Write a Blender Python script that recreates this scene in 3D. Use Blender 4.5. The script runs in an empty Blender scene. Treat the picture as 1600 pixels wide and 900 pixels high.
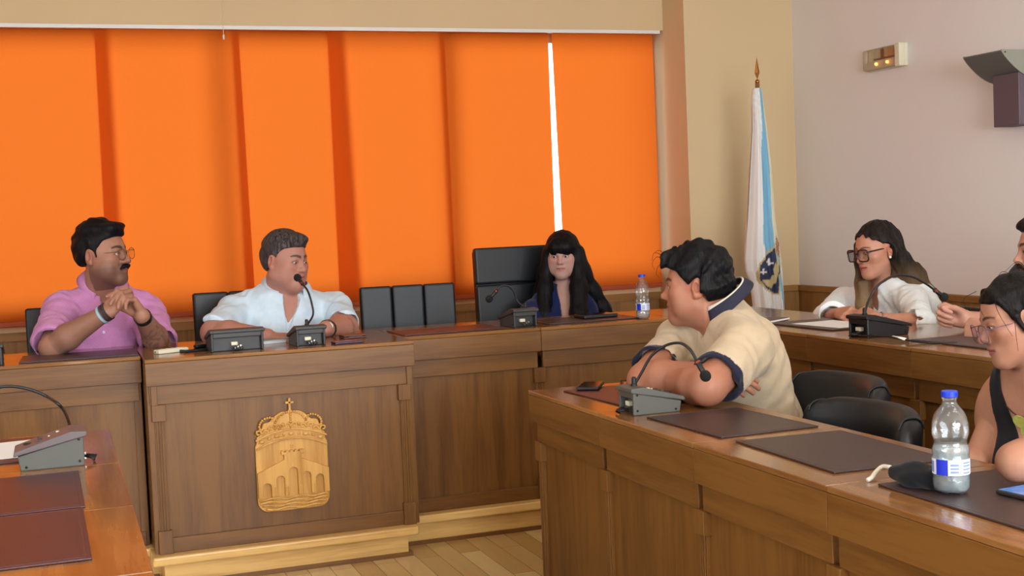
import bpy, bmesh, math, random
import numpy as np
from mathutils import Vector, Matrix, Euler

# ------------------------------------------------------------------ camera
scn = bpy.context.scene
COL = scn.collection
FPX, YAW, PITCH, ROLL, CAMZ = 2012.85, 0.342271, -0.053949, -0.041317, 1.35
_cy, _sy, _cp, _sp, _cr, _sr = (math.cos(YAW), math.sin(YAW), math.cos(PITCH), math.sin(PITCH), math.cos(ROLL), math.sin(ROLL))
CF = Vector((_sy * _cp, _cy * _cp, _sp))
_R = Vector((_cy, -_sy, 0)); _U = _R.cross(CF)
CR = _R * _cr + _U * _sr
CU = _U * _cr - _R * _sr
cam_d = bpy.data.cameras.new('camera'); cam = bpy.data.objects.new('camera', cam_d); COL.objects.link(cam)
cam_d.sensor_width = 36; cam_d.lens = 36 * FPX / 1600; cam_d.clip_start = 0.05
cam.matrix_world = Matrix(((CR.x, CU.x, -CF.x, 0), (CR.y, CU.y, -CF.y, 0), (CR.z, CU.z, -CF.z, CAMZ), (0, 0, 0, 1)))
scn.camera = cam

def ray(x, y): return CR * ((x - 800) / FPX) - CU * ((y - 450) / FPX) + CF
CO = Vector((0, 0, CAMZ))
def aty(x, y, Y): d = ray(x, y); return CO + d * (Y / d.y)      # measured point on a plane of known depth
def atz(x, y, Z): d = ray(x, y); return CO + d * ((Z - CAMZ) / d.z)
def atx(x, y, X): d = ray(x, y); return CO + d * (X / d.x)

# ------------------------------------------------------------------ light
scn.view_settings.view_transform = 'Standard'
scn.view_settings.look = 'None'
scn.view_settings.gamma = 1.0
scn.view_settings.use_curve_mapping = False
scn.view_settings.exposure = 0.0
scn.cycles.max_bounces = 8
scn.cycles.diffuse_bounces = 4
scn.cycles.glossy_bounces = 3
scn.cycles.transmission_bounces = 8
scn.cycles.transparent_max_bounces = 12
scn.cycles.caustics_reflective = False
scn.cycles.caustics_refractive = False
scn.cycles.sample_clamp_indirect = 4

world = bpy.data.worlds.new('sky'); scn.world = world; world.use_nodes = True
wn = world.node_tree.nodes; wn['Background'].inputs[0].default_value = (0.86, 0.94, 1.0, 1)
wn['Background'].inputs[1].default_value = 5.2

def area(name, loc, target, sx, sy, power, col):
    l = bpy.data.lights.new(name, 'AREA'); l.shape = 'RECTANGLE'; l.size = sx; l.size_y = sy; l.energy = power; l.color = col
    o = bpy.data.objects.new(name, l); COL.objects.link(o); o.location = loc
    o.rotation_euler = (Vector(target) - Vector(loc)).to_track_quat('-Z', 'Y').to_euler()
    return o
# daylight by the unseen rear and left windows; ceiling lamps are added fill
area('daylight_rear', (2.0, -2.9, 1.75), (2.3, 3, 1.2), 4.0, 1.5, 305, (0.86, 0.93, 1.0))
area('daylight_left', (-2.65, 1.2, 1.7), (2, 2.4, 1.0), 3.0, 1.4, 22, (0.88, 0.94, 1.0))
for lx in (0.2, 2.6):
    for ly in (1.0, 3.6):
        area('ceiling_fill', (lx, ly, 2.93), (lx, ly, 0), 1.1, 0.3, 7, (1.0, 0.88, 0.76))

# ------------------------------------------------------------------ materials
def new_mat(name):
    m = bpy.data.materials.new(name); m.use_nodes = True
    nt = m.node_tree; return m, nt, nt.nodes['Principled BSDF']
def srgb(r, g, b):
    f = lambda c: (c / 255 / 12.92) if c / 255 <= 0.04045 else ((c / 255 + 0.055) / 1.055) ** 2.4
    return (f(r), f(g), f(b), 1)
def plain(name, col, rough=0.5, metal=0.0, bump=0.0, bscale=200, var=0.0, vscale=6, spec=0.5):
    m, nt, p = new_mat(name)
    p.inputs['Base Color'].default_value = col; p.inputs['Roughness'].default_value = rough; p.inputs['Metallic'].default_value = metal
    p.inputs['Specular IOR Level'].default_value = spec
    tc = nt.nodes.new('ShaderNodeTexCoord')
    if var:
        n = nt.nodes.new('ShaderNodeTexNoise'); n.inputs['Scale'].default_value = vscale; n.inputs['Detail'].default_value = 4
        nt.links.new(tc.outputs['Object'], n.inputs['Vector'])
        mx = nt.nodes.new('ShaderNodeMix'); mx.data_type = 'RGBA'
        mx.inputs['A'].default_value = tuple(c * (1 - var) for c in col[:3]) + (1,)
        mx.inputs['B'].default_value = tuple(min(1, c * (1 + var)) for c in col[:3]) + (1,)
        nt.links.new(n.outputs['Fac'], mx.inputs['Factor']); nt.links.new(mx.outputs['Result'], p.inputs['Base Color'])
    if bump:
        n = nt.nodes.new('ShaderNodeTexNoise'); n.inputs['Scale'].default_value = bscale; n.inputs['Detail'].default_value = 3
        nt.links.new(tc.outputs['Object'], n.inputs['Vector'])
        b = nt.nodes.new('ShaderNodeBump'); b.inputs['Strength'].default_value = bump; b.inputs['Distance'].default_value = 0.002
        nt.links.new(n.outputs['Fac'], b.inputs['Height']); nt.links.new(b.outputs['Normal'], p.inputs['Normal'])
    return m
def wood(name, dark, light, axis, rough=0.38, stretch=14, spec=0.4):
    """grain runs along the world axis (0 x, 1 y, 2 z)"""
    m, nt, p = new_mat(name)
    tc = nt.nodes.new('ShaderNodeTexCoord')
    mp = nt.nodes.new('ShaderNodeMapping'); s = [stretch] * 3; s[axis] = 1.0; mp.inputs['Scale'].default_value = s
    nt.links.new(tc.outputs['Object'], mp.inputs['Vector'])
    oi = nt.nodes.new('ShaderNodeObjectInfo')
    mul = nt.nodes.new('ShaderNodeVectorMath'); mul.operation = 'SCALE'; mul.inputs[0].default_value = (37, 19, 53)
    nt.links.new(oi.outputs['Random'], mul.inputs['Scale'])
    add = nt.nodes.new('ShaderNodeVectorMath'); nt.links.new(mp.outputs['Vector'], add.inputs[0]); nt.links.new(mul.outputs['Vector'], add.inputs[1])
    n1 = nt.nodes.new('ShaderNodeTexNoise'); n1.inputs['Scale'].default_value = 1.1; n1.inputs['Detail'].default_value = 5; n1.inputs['Distortion'].default_value = 0.7
    n2 = nt.nodes.new('ShaderNodeTexNoise'); n2.inputs['Scale'].default_value = 9; n2.inputs['Detail'].default_value = 6
    n3 = nt.nodes.new('ShaderNodeTexNoise'); n3.inputs['Scale'].default_value = 1.6; n3.inputs['Detail'].default_value = 2
    nt.links.new(add.outputs['Vector'], n1.inputs['Vector']); nt.links.new(add.outputs['Vector'], n2.inputs['Vector']); nt.links.new(tc.outputs['Object'], n3.inputs['Vector'])
    a1 = nt.nodes.new('ShaderNodeMath'); a1.operation = 'MULTIPLY_ADD'; a1.inputs[1].default_value = 0.45
    nt.links.new(n2.outputs['Fac'], a1.inputs[0]); nt.links.new(n1.outputs['Fac'], a1.inputs[2])
    a2 = nt.nodes.new('ShaderNodeMath'); a2.operation = 'MULTIPLY_ADD'; a2.inputs[1].default_value = 0.35
    nt.links.new(n3.outputs['Fac'], a2.inputs[0]); nt.links.new(a1.outputs[0], a2.inputs[2])
    cr = nt.nodes.new('ShaderNodeValToRGB'); cr.color_ramp.elements[0].position = 0.62; cr.color_ramp.elements[1].position = 1.12
    cr.color_ramp.elements[0].color = dark; cr.color_ramp.elements[1].color = light
    nt.links.new(a2.outputs[0], cr.inputs['Fac']); nt.links.new(cr.outputs['Color'], p.inputs['Base Color'])
    p.inputs['Roughness'].default_value = rough; p.inputs['Specular IOR Level'].default_value = spec
    b = nt.nodes.new('ShaderNodeBump'); b.inputs['Strength'].default_value = 0.12; b.inputs['Distance'].default_value = 0.002
    nt.links.new(n2.outputs['Fac'], b.inputs['Height']); nt.links.new(b.outputs['Normal'], p.inputs['Normal'])
    return m

WD, WL = srgb(90, 55, 20), srgb(121, 81, 36)
WOOD = [wood('oak_grain_%s' % 'xyz'[a], WD, WL, a) for a in range(3)]
TOPX = wood('worktop_grain_x', srgb(112, 72, 38), srgb(146, 102, 58), 0, rough=0.13, spec=0.5)
TOPY = wood('worktop_grain_y', srgb(112, 72, 38), srgb(146, 102, 58), 1, rough=0.13, spec=0.5)
STEP = [wood('pale_step_wood_%s' % 'xyz'[a], srgb(196, 150, 84), srgb(230, 190, 120), a, rough=0.3) for a in range(3)]
PANEL = [wood('wainscot_wood_%s' % 'xyz'[a], srgb(122, 86, 44), srgb(156, 116, 66), a, rough=0.45) for a in range(3)]
CARVED = wood('carved_honey_wood', srgb(176, 122, 52), srgb(214, 164, 88), 2, rough=0.35)
WALLM = plain('wall_paint', srgb(234, 230, 227), 0.85, bump=0.15, bscale=90, var=0.03, vscale=1.5, spec=0.2)
WALLY = plain('wall_paint_cream', srgb(214, 190, 150), 0.85, bump=0.15, bscale=90, var=0.03, vscale=1.5, spec=0.2)
CEILM = plain('ceiling_paint', srgb(232, 226, 216), 0.9, bump=0.1, bscale=60, spec=0.2)
WHITE = plain('white_metal', srgb(225, 225, 222), 0.4, var=0.02)
BLACKP = plain('black_plastic', srgb(20, 20, 22), 0.45, bump=0.06, bscale=400)
GREYP = plain('grey_green_plastic', srgb(84, 84, 78), 0.5, bump=0.08, bscale=500, var=0.04)
TAUPE = plain('taupe_plastic', srgb(98, 86, 88), 0.42, bump=0.08, bscale=500, var=0.04)
DARKG = plain('charcoal_plastic', srgb(58, 58, 58), 0.5, bump=0.08, bscale=500, var=0.04)
LEATHER = plain('black_leather', srgb(10, 14, 20), 0.45, bump=0.25, bscale=260, var=0.1)
PADM = plain('brown_leather_pad', srgb(58, 42, 42), 0.36, bump=0.3, bscale=500, var=0.06)
PADR = plain('burgundy_leather_pad', srgb(70, 28, 34), 0.33, bump=0.3, bscale=500, var=0.06)
METAL = plain('brushed_metal', srgb(170, 165, 158), 0.3, metal=1.0, var=0.05)
PAPER = plain('white_paper', srgb(236, 238, 240), 0.8, var=0.02, spec=0.2)
SCREWM = plain('screw_black', srgb(20, 20, 22), 0.3, metal=0.6, var=0.05)

def blind_mat(name, col):
    m, nt, p = new_mat(name)
    out = nt.nodes['Material Output']
    tc = nt.nodes.new('ShaderNodeTexCoord')
    mp = nt.nodes.new('ShaderNodeMapping'); mp.inputs['Scale'].default_value = (60, 60, 260); nt.links.new(tc.outputs['Object'], mp.inputs['Vector'])
    n = nt.nodes.new('ShaderNodeTexNoise'); n.inputs['Scale'].default_value = 1.0; n.inputs['Detail'].default_value = 3; nt.links.new(mp.outputs['Vector'], n.inputs['Vector'])
    mx = nt.nodes.new('ShaderNodeMix'); mx.data_type = 'RGBA'
    mx.inputs['A'].default_value = tuple(c * 0.92 for c in col[:3]) + (1,); mx.inputs['B'].default_value = tuple(min(1, c * 1.06) for c in col[:3]) + (1,)
    nt.links.new(n.outputs['Fac'], mx.inputs['Factor'])
    tr = nt.nodes.new('ShaderNodeBsdfTranslucent'); nt.links.new(mx.outputs['Result'], tr.inputs['Color'])
    df = nt.nodes.new('ShaderNodeBsdfDiffuse'); df.inputs['Color'].default_value = (.58, .12, .014, 1)
    ms = nt.nodes.new('ShaderNodeMixShader'); ms.inputs['Fac'].default_value = 0.42
    nt.links.new(df.outputs['BSDF'], ms.inputs[1]); nt.links.new(tr.outputs['BSDF'], ms.inputs[2])
    nt.links.new(ms.outputs['Shader'], out.inputs['Surface'])
    return m
BLIND = blind_mat('orange_blind_fabric', (0.98, 0.20, 0.026, 1))

# ------------------------------------------------------------------ helpers
def tag(o, label, cat, group=None, kind=None):
    if label: o['label'] = label
    if cat: o['category'] = cat
    if group: o['group'] = group
    if kind: o['kind'] = kind
    return o
def empty(name, loc, label, cat, group=None, rz=0.0):
    o = bpy.data.objects.new(name, None); COL.objects.link(o); o.location = loc; o.rotation_euler = (0, 0, rz)
    o.empty_display_size = 0.1
    return tag(o, label, cat, group)
def link(name, bm, mats, parent=None, smooth=False, recalc=True):
    if recalc: bmesh.ops.recalc_face_normals(bm, faces=bm.faces[:])
    me = bpy.data.meshes.new(name); bm.to_mesh(me); bm.free()
    for m in (mats if isinstance(mats, (list, tuple)) else [mats]): me.materials.append(m)
    if smooth:
        for p in me.polygons: p.use_smooth = True
    o = bpy.data.objects.new(name, me); COL.objects.link(o)
    if parent: o.parent = parent
    return o
def bevel(o, w, seg=2, ang=40):
    md = o.modifiers.new('edge', 'BEVEL'); md.width = w; md.segments = seg; md.limit_method = 'ANGLE'; md.angle_limit = math.radians(ang)
    md.harden_normals = False
    return o
def B(bm, x0, x1, y0, y1, z0, z1, M=None, mi=0):
    vs = [bm.verts.new((x, y, z)) for z in (z0, z1) for y in (y0, y1) for x in (x0, x1)]
    if M is not None:
        for v in vs: v.co = M @ v.co
    for f in ((0, 2, 3, 1), (4, 5, 7, 6), (0, 1, 5, 4), (2, 6, 7, 3), (0, 4, 6, 2), (1, 3, 7, 5)):
        fc = bm.faces.new([vs[i] for i in f]); fc.material_index = mi
    return vs
def box(name, dims, mat, parent=None, M=None, bev=0.0, seg=2):
    bm = bmesh.new(); B(bm, *dims, M=M)
    o = link(name, bm, mat, parent)
    if bev: bevel(o, bev, seg)
    return o
def prism(bm, pts, axis, a0, a1, M=None):
    """outline pts (2-D) pushed along axis from a0 to a1"""
    def mk(p, a):
        v = {0: (a, p[0], p[1]), 1: (p[0], a, p[1]), 2: (p[0], p[1], a)}[axis]
        v = Vector(v); return bm.verts.new(M @ v if M is not None else v)
    A = [mk(p, a0) for p in pts]; Bv = [mk(p, a1) for p in pts]; n = len(pts)
    bm.faces.new(A); bm.faces.new(Bv[::-1])
    for i in range(n): bm.faces.new((A[i], Bv[i], Bv[(i + 1) % n], A[(i + 1) % n]))
def catmull(P, n=8):
    P = [Vector(p) for p in P]; Q = [P[0] * 2 - P[1]] + P + [P[-1] * 2 - P[-2]]; out = []
    for i in range(1, len(Q) - 2):
        for k in range(n):
            t = k / n; a, b, c, d = Q[i - 1:i + 3]
            out.append(0.5 * ((2 * b) + (c - a) * t + (2 * a - 5 * b + 4 * c - d) * t * t + (3 * b - a - 3 * c + d) * t ** 3))
    out.append(P[-1]); return out
def tube(bm, pts, rad, seg=10, cap=True):
    pts = [Vector(p) for p in pts]; n = len(pts)
    rads = rad if isinstance(rad, (list, tuple)) else [rad] * n
    T = [(pts[min(i + 1, n - 1)] - pts[max(i - 1, 0)]).normalized() for i in range(n)]
    up = Vector((0, 0, 1)) if abs(T[0].z) < 0.9 else Vector((1, 0, 0))
    N = (up - T[0] * up.dot(T[0])).normalized(); rings = []
    for i in range(n):
        N = (N - T[i] * N.dot(T[i])).normalized(); Bn = T[i].cross(N)
        rings.append([bm.verts.new(pts[i] + (N * math.cos(2 * math.pi * k / seg) + Bn * math.sin(2 * math.pi * k / seg)) * rads[i]) for k in range(seg)])
    for i in range(n - 1):
        for k in range(seg): bm.faces.new((rings[i][k], rings[i][(k + 1) % seg], rings[i + 1][(k + 1) % seg], rings[i + 1][k]))
    if cap: bm.faces.new(rings[0][::-1]); bm.faces.new(rings[-1])
def lathe(bm, prof, seg=24, M=None, close=True):
    rings = []
    for r, z in prof:
        ring = []
        for k in range(seg):
            a = 2 * math.pi * k / seg; v = Vector((r * math.cos(a), r * math.sin(a), z))
            ring.append(bm.verts.new(M @ v if M is not None else v))
        rings.append(ring)
    for i in range(len(rings) - 1):
        for k in range(seg): bm.faces.new((rings[i][k], rings[i][(k + 1) % seg], rings[i + 1][(k + 1) % seg], rings[i + 1][k]))
    if close: bm.faces.new(rings[0][::-1]); bm.faces.new(rings[-1])
def ball(bm, c, r, seg=12, sc=(1, 1, 1), M=None):
    prof = [(max(1e-4, math.cos(a)) , math.sin(a)) for a in np.linspace(-math.pi / 2, math.pi / 2, seg // 2 + 1)]
    T = Matrix.Translation(c) @ (M.to_4x4() if M is not None else Matrix()) @ Matrix.Diagonal((r * sc[0], r * sc[1], r * sc[2], 1))
    lathe(bm, prof, seg, T)

# ------------------------------------------------------------------ room
ZP = 0.124                                                          # height of the platform the dais stands on
XW, YW, YL = 4.41, 7.0, 7.28                                         # right wall, pier by the window, wall above the window
XP = 3.66
def struct(name, bm_or_o, mat=None):
    o = bm_or_o if isinstance(bm_or_o, bpy.types.Object) else link(name, bm_or_o, mat)
    o['kind'] = 'structure'; return o
def floor_mat():
    m, nt, p = new_mat('parquet')
    tc = nt.nodes.new('ShaderNodeTexCoord'); mp = nt.nodes.new('ShaderNodeMapping'); mp.inputs['Rotation'].default_value = (0, 0, math.radians(90))
    nt.links.new(tc.outputs['Object'], mp.inputs['Vector'])
    br = nt.nodes.new('ShaderNodeTexBrick'); br.offset = 0.37; br.inputs['Scale'].default_value = 1
    br.inputs['Brick Width'].default_value = 0.62; br.inputs['Row Height'].default_value = 0.088; br.inputs['Mortar Size'].default_value = 0.0012
    br.inputs['Color1'].default_value = srgb(190, 150, 90); br.inputs['Color2'].default_value = srgb(232, 204, 146); br.inputs['Mortar'].default_value = srgb(120, 84, 44)
    br.inputs['Bias'].default_value = -0.1
    nt.links.new(mp.outputs['Vector'], br.inputs['Vector'])
    mp2 = nt.nodes.new('ShaderNodeMapping'); mp2.inputs['Scale'].default_value = (16, 1.2, 1); nt.links.new(tc.outputs['Object'], mp2.inputs['Vector'])
    n = nt.nodes.new('ShaderNodeTexNoise'); n.inputs['Scale'].default_value = 3; n.inputs['Detail'].default_value = 6; nt.links.new(mp2.outputs['Vector'], n.inputs['Vector'])
    mx = nt.nodes.new('ShaderNodeMix'); mx.data_type = 'RGBA'; mx.blend_type = 'MULTIPLY'; mx.inputs['Factor'].default_value = 0.35
    nt.links.new(br.outputs['Color'], mx.inputs['A']); nt.links.new(n.outputs['Color'], mx.inputs['B'])
    hs = nt.nodes.new('ShaderNodeMix'); hs.data_type = 'RGBA'; hs.inputs['Factor'].default_value = 0.7
    nt.links.new(br.outputs['Color'], hs.inputs['A']); nt.links.new(mx.outputs['Result'], hs.inputs['B'])
    nt.links.new(hs.outputs['Result'], p.inputs['Base Color']); p.inputs['Roughness'].default_value = 0.22
    return m
bm = bmesh.new(); B(bm, -3, XW + .2, -3.2, 8.2, -0.1, 0); struct('floor', bm, floor_mat())
bm = bmesh.new(); B(bm, -3, XW + .2, -3.2, 8.2, 3.0, 3.1); struct('ceiling', bm, CEILM)
bm = bmesh.new(); B(bm, XW, XW + .2, -3.2, 8.2, 0, 3.0); struct('wall_right', bm, WALLM)
# left wall and rear wall with their window openings
bm = bmesh.new()
B(bm, -3, -2.8, -3.2, -0.4, 0, 3); B(bm, -3, -2.8, 2.8, 8.2, 0, 3); B(bm, -3, -2.8, -0.4, 2.8, 0, 0.95); B(bm, -3, -2.8, -0.4, 2.8, 2.45, 3)
struct('wall_left', bm, WALLM)
bm = bmesh.new()
B(bm, -2.8, -0.8, -3.2, -3.0, 0, 3); B(bm, 4.0, XW, -3.2, -3.0, 0, 3); B(bm, -0.8, 4.0, -3.2, -3.0, 0, 0.95); B(bm, -0.8, 4.0, -3.2, -3.0, 2.55, 3)
struct('wall_rear', bm, WALLM)
# back wall: pier at the corner, wall above the window, low wall below it
bm = bmesh.new()
B(bm, XP, XW + .2, YW, YL + .5, 0, 3)
B(bm, -2.8, XP, YL, YL + .03, 2.478, 3)
B(bm, -2.8, XP, YL + .03, YL + .22, 2.55, 3)
B(bm, -2.8, XP, YL + .16, YL + .20, 0, 0.925)
B(bm, -2.8, -1.6, YL + .2, YL + .3, 0, 3)
struct('wall_back', bm, WALLY)
# wainscot
def rail(name, bm, mats): return struct(name, bm, mats)
bm = bmesh.new(); B(bm, -2.8, XP - .001, YL + .145, YL + .16, ZP, 0.80); struct('trim_1', bm, PANEL[2])
bm = bmesh.new(); B(bm, -2.8, XP - .001, YL + .13, YL + .16, 0.80, 0.845); B(bm, -2.8, XP - .001, YL + .155, YL + .205, 0.925, 0.94); struct('trim_2', bm, PANEL[0])
bm = bmesh.new(); B(bm, XP, XW - .02, YW - .02, YW, ZP, 0.825); B(bm, XP - .02, XP, YW - .02, YL + .14, ZP, .825); struct('trim_3', bm, PANEL[2])
bm = bmesh.new(); B(bm, XP - .025, XW - .02, YW - .032, YW, 0.825, 0.862); struct('trim_4', bevel(link('trim_4', bm, PANEL[0]), .004))
bm = bmesh.new(); B(bm, XW - .02, XW, -2.9, YW - .02, ZP, 0.825); struct('trim_5', bm, PANEL[2])
bm = bmesh.new(); B(bm, XW - .032, XW, -2.9, YW - .032, 0.825, 0.862); struct('trim_6', bevel(link('trim_6', bm, PANEL[1]), .004))
# grooves between wainscot boards are thin dark battens standing off the boards
bm = bmesh.new()
for x in np.arange(-2.6, XP, .42): B(bm, x, x + .05, YL + .138, YL + .147, ZP, .80)
struct('trim_7', bm, PANEL[2])
# window: frame posts, glass
YG = YL + .19
bm = bmesh.new()
for x in (-1.6, -0.86, 0.92, 2.26): B(bm, x, x + .06, YG - .02, YG + .03, .94, 2.56)
B(bm, -1.6, XP, YG - .02, YG + .03, 2.42, 2.56); B(bm, -1.6, XP, YG - .02, YG + .03, .94, .965)
struct('window_1', bm, WHITE)
glass, nt, p = new_mat('window_glass')
for n_ in list(nt.nodes):
    if n_.type != 'OUTPUT_MATERIAL': nt.nodes.remove(n_)
t_ = nt.nodes.new('ShaderNodeBsdfTransparent'); t_.inputs['Color'].default_value = (.97, .98, .98, 1)
g_ = nt.nodes.new('ShaderNodeBsdfGlossy'); g_.inputs['Roughness'].default_value = 0.02
fz = nt.nodes.new('ShaderNodeFresnel'); mxs = nt.nodes.new('ShaderNodeMixShader')
nt.links.new(fz.outputs[0], mxs.inputs[0]); nt.links.new(t_.outputs[0], mxs.inputs[1]); nt.links.new(g_.outputs[0], mxs.inputs[2]); nt.links.new(mxs.outputs[0], nt.nodes['Material Output'].inputs['Surface'])
bm = bmesh.new(); B(bm, -1.6, XP, YG, YG + .006, .95, 2.45); struct('window_2', bm, glass)
# reveal jamb: white strip where the blind rail meets the pier
bm = bmesh.new(); B(bm, XP - .008, XP - .001, YL + .15, YL + .2, 0.98, 2.47); struct('trim_8', bm, WHITE)
# ------------------------------------------------------------------ platform (steps of the dais)
def step(name, boxes, mats):
    bm = bmesh.new()
    for b in boxes: B(bm, *b)
    o = link(name, bm, mats); bevel(o, .008, 3); o['kind'] = 'structure'; return o
step('dais_platform', [(-2.8, 2.60, 5.16, 7.5, ZP - .036, ZP), (0.296, 1.338, 4.99, 5.17, ZP - .036, ZP), (2.60, XW - .02, -2.9, 7.5, ZP - .036, ZP)], STEP[0])
bm = bmesh.new(); B(bm, -2.8, 2.63, 5.185, 5.21, 0, ZP - .036); B(bm, .34, 1.30, 5.03, 5.2, 0, ZP - .036); B(bm, 2.63, 2.66, -2.9, 5.2, 0, ZP - .036)
struct('dais_platform_riser', bm, STEP[0])
bm = bmesh.new(); B(bm, -2.8, .33, 5.172, 5.186, 0, .016); B(bm, 1.31, 2.62, 5.172, 5.186, 0, .016); B(bm, .325, 1.315, 5.016, 5.031, 0, .016); B(bm, 1.30, 1.315, 5.03, 5.18, 0, .016)
o = struct('trim_9', bm, WOOD[0])
# ------------------------------------------------------------------ roller blinds
def blind(x0t, x1t, x0b, x1b, y, zt, zb, label, name='roller_blind'):
    t = empty(name, ((x0t + x1t) / 2, y, zb), label, 'roller blind', 'orange roller blinds along the window')
    L = Vector(t.location)
    bm = bmesh.new(); nx, nz = 12, 16; th = .0008
    g = {}
    for s in (0, 1):
        for i in range(nx + 1):
            for j in range(nz + 1):
                u, v = i / nx, j / nz
                x = (x0b + (x1b - x0b) * u) * (1 - v) + (x0t + (x1t - x0t) * u) * v
                g[s, i, j] = bm.verts.new((x - L.x, .003 * math.sin(u * 5 + v * 2 + x0t * 9) + (th if s else 0), (zt - zb) * v))
    for i in range(nx):
        for j in range(nz):
            bm.faces.new((g[0, i, j], g[0, i + 1, j], g[0, i + 1, j + 1], g[0, i, j + 1]))
    for k, v in list(g.items()):
        if k[0] == 1: bm.verts.remove(v)
    link('fabric', bm, BLIND, t, smooth=True)
    bm = bmesh.new(); B(bm, x0b - L.x, x1b - L.x, -.006, .006, -.016, .012); bevel(link('bottom_bar', bm, BLINDBAR, t), .004)
    bm = bmesh.new(); tube(bm, [(x0t - L.x + .004, .012, zt - zb + .012), (x1t - L.x - .004, .012, zt - zb + .012)], .014, 12); link('roller_tube', bm, WHITE, t, smooth=False)
    return t
BLINDBAR = plain('orange_hem', srgb(168, 70, 28), .6, bump=.1, bscale=300)
yb = YL + .085
def bx(px, py, y): return aty(px, py, y).x
ZT = 2.495
defs = [
    (-500, -185, -490, -165, 0, 'orange roller blind beyond the far left edge of the view'),  # pixel columns of each blind's edges at top and bottom, layer
    (-210, 168, -190, 196, 1, 'orange roller blind at the far left edge, behind the man in the pink shirt'),
    (147, 372, 170, 400, 0, 'wide orange roller blind between the two seated men, second from the left'),
    (361, 535, 385, 565, 1, 'orange roller blind rising behind the grey-haired man in the white shirt'),
    (511, 694, 532, 714, 0, 'orange roller blind directly above the empty three-panel chair'),
    (682, 856, 703, 872, 1, 'orange roller blind left of the bright white gap'),
    (861, 1019, 885, 1036, 0, 'orange roller blind right of the bright white gap, nearest the flag'),
]
for a, b, c, d, lay, lab in defs:
    y = yb - .02 + .03 * lay
    yb0 = 500
    def zat(px): return aty(px, 503 - .054 * px, y).z
    blind(bx(a, 45, y), bx(b, 45, y), bx(c, 480, y), bx(d, 480, y), y, ZT + .0 * lay, .895, lab)
# head rail under the wall
bm = bmesh.new(); B(bm, -2.8, XP - .02, YL + .002, YL + .03, 2.458, 2.478); o = link('trim_10', bm, WHITE); struct('trim_10', o)
# ------------------------------------------------------------------ desks
def desk_run(name, label, cat, org, rz, spans, depth, ztop, zf, pil=(), pilw=.052, seams=(), group=None, endL=True, endR=True, horiz=0, posts=False):
    """front seen from outside: local x runs left to right along the front, y goes inwards, z up.
    spans: (x0, x1) of each front panel; pil: centres of the pilasters"""
    X0, X1 = spans[0][0], spans[-1][1]
    t = empty(name, (org[0], org[1], zf), label, cat, group, rz)
    H = ztop - zf
    h = WOOD[horiz]; top = TOPX if horiz == 0 else TOPY
    cuts = [X0] + list(seams) + [X1]
    for a, b in zip(cuts[:-1], cuts[1:]):
        bm = bmesh.new(); B(bm, a + .0008, b - .0008, 0, depth, H - .014, H); bevel(link('worktop', bm, top, t), .0025, 2)
        bm = bmesh.new(); B(bm, a + .0008, b - .0008, 0.0005, .032, H - .102, H - .0145); bevel(link('fascia', bm, h, t), .002, 2)
    for (a, b) in spans:
        bm = bmesh.new(); B(bm, a + .012, b - .012, .022, .045, H - .176, H - .102); bevel(link('frieze', bm, h, t), .002)
        bm = bmesh.new(); B(bm, a + .015, b - .015, .036, .05, .03, H - .15); link('front_panel', bm, WOOD[2], t)
        bm = bmesh.new(); B(bm, a + .015, b - .015, .024, .04, 0.0, .058); bevel(link('base_board', bm, h, t), .002)
    for pc in pil:
        w = pilw / 2
        bm = bmesh.new(); B(bm, pc - w, pc + w, .014, .05, H - .24, H - .176)
        if posts: B(bm, pc - w - .003, pc - w + .022, .014, .05, H - .176, H - .102)
        bevel(link('pilaster_capital', bm, WOOD[2], t), .002)
        bm = bmesh.new(); s = w - .008
        B(bm, pc - s, pc + s, .026, .05, .08, H - .236)
        for q in (-.55, 0, .55): B(bm, pc + q * s - .003, pc + q * s + .003, .0215, .03, .08, H - .236)
        bevel(link('pilaster_shaft', bm, WOOD[2], t), .0015)
        bm = bmesh.new(); B(bm, pc - w, pc + w, .012, .05, 0.0, .09); bevel(link('pilaster_plinth', bm, WOOD[2], t), .002)
    for on, xe, s in ((endL, X0, 1), (endR, X1, -1)):
        if on:
            xa, xb = sorted((xe + s * .003, xe + s * .034)); bm = bmesh.new(); B(bm, xa, xb, .03, depth - .02, 0, H - .0145); bevel(link('end_panel', bm, WOOD[2], t), .002)
    bm = bmesh.new(); B(bm, X0 + .04, X1 - .04, .05, depth - .08, H - .11, H - .0145); link('under_shelf', bm, h, t)
    return t
ZD = .874; ZN = .760
# centre desk with the crest
desk_run('centre_desk', 'oak centre desk with fluted pilasters that carries the carved coat of arms', 'desk', (.308, 5.02, 0), 0, [(0, 1.052)], .71, ZD, ZP,
         pil=(.043, 1.007), group=None, posts=False)
t = bpy.data.objects['centre_desk']
for xa in (.018, 1.018):
    bm = bmesh.new(); B(bm, xa, xa + .022, .012, .05, ZD - ZP - .178, ZD - ZP - .102); bevel(link('corner_post', bm, WOOD[2], t), .0015)
desk_run('dais_desk', 'oak dais desk left of the crest desk, below the man in pink', 'desk', (-1.75, 5.19, 0), 0,
         [(0, .62), (.62, 1.34), (1.34, 2.056)], .54, ZD, ZP, pil=(.62, 1.34), seams=(.62, 1.34), group='oak dais desks')
desk_run('dais_desk', 'oak dais desk right of the crest desk, below the woman in navy', 'desk', (1.362, 5.19, 0), 0,
         [(0, .612), (.612, 1.262)], .54, ZD, ZP, pil=(.606,), seams=(.612,), group='oak dais desks', endR=False)
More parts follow.
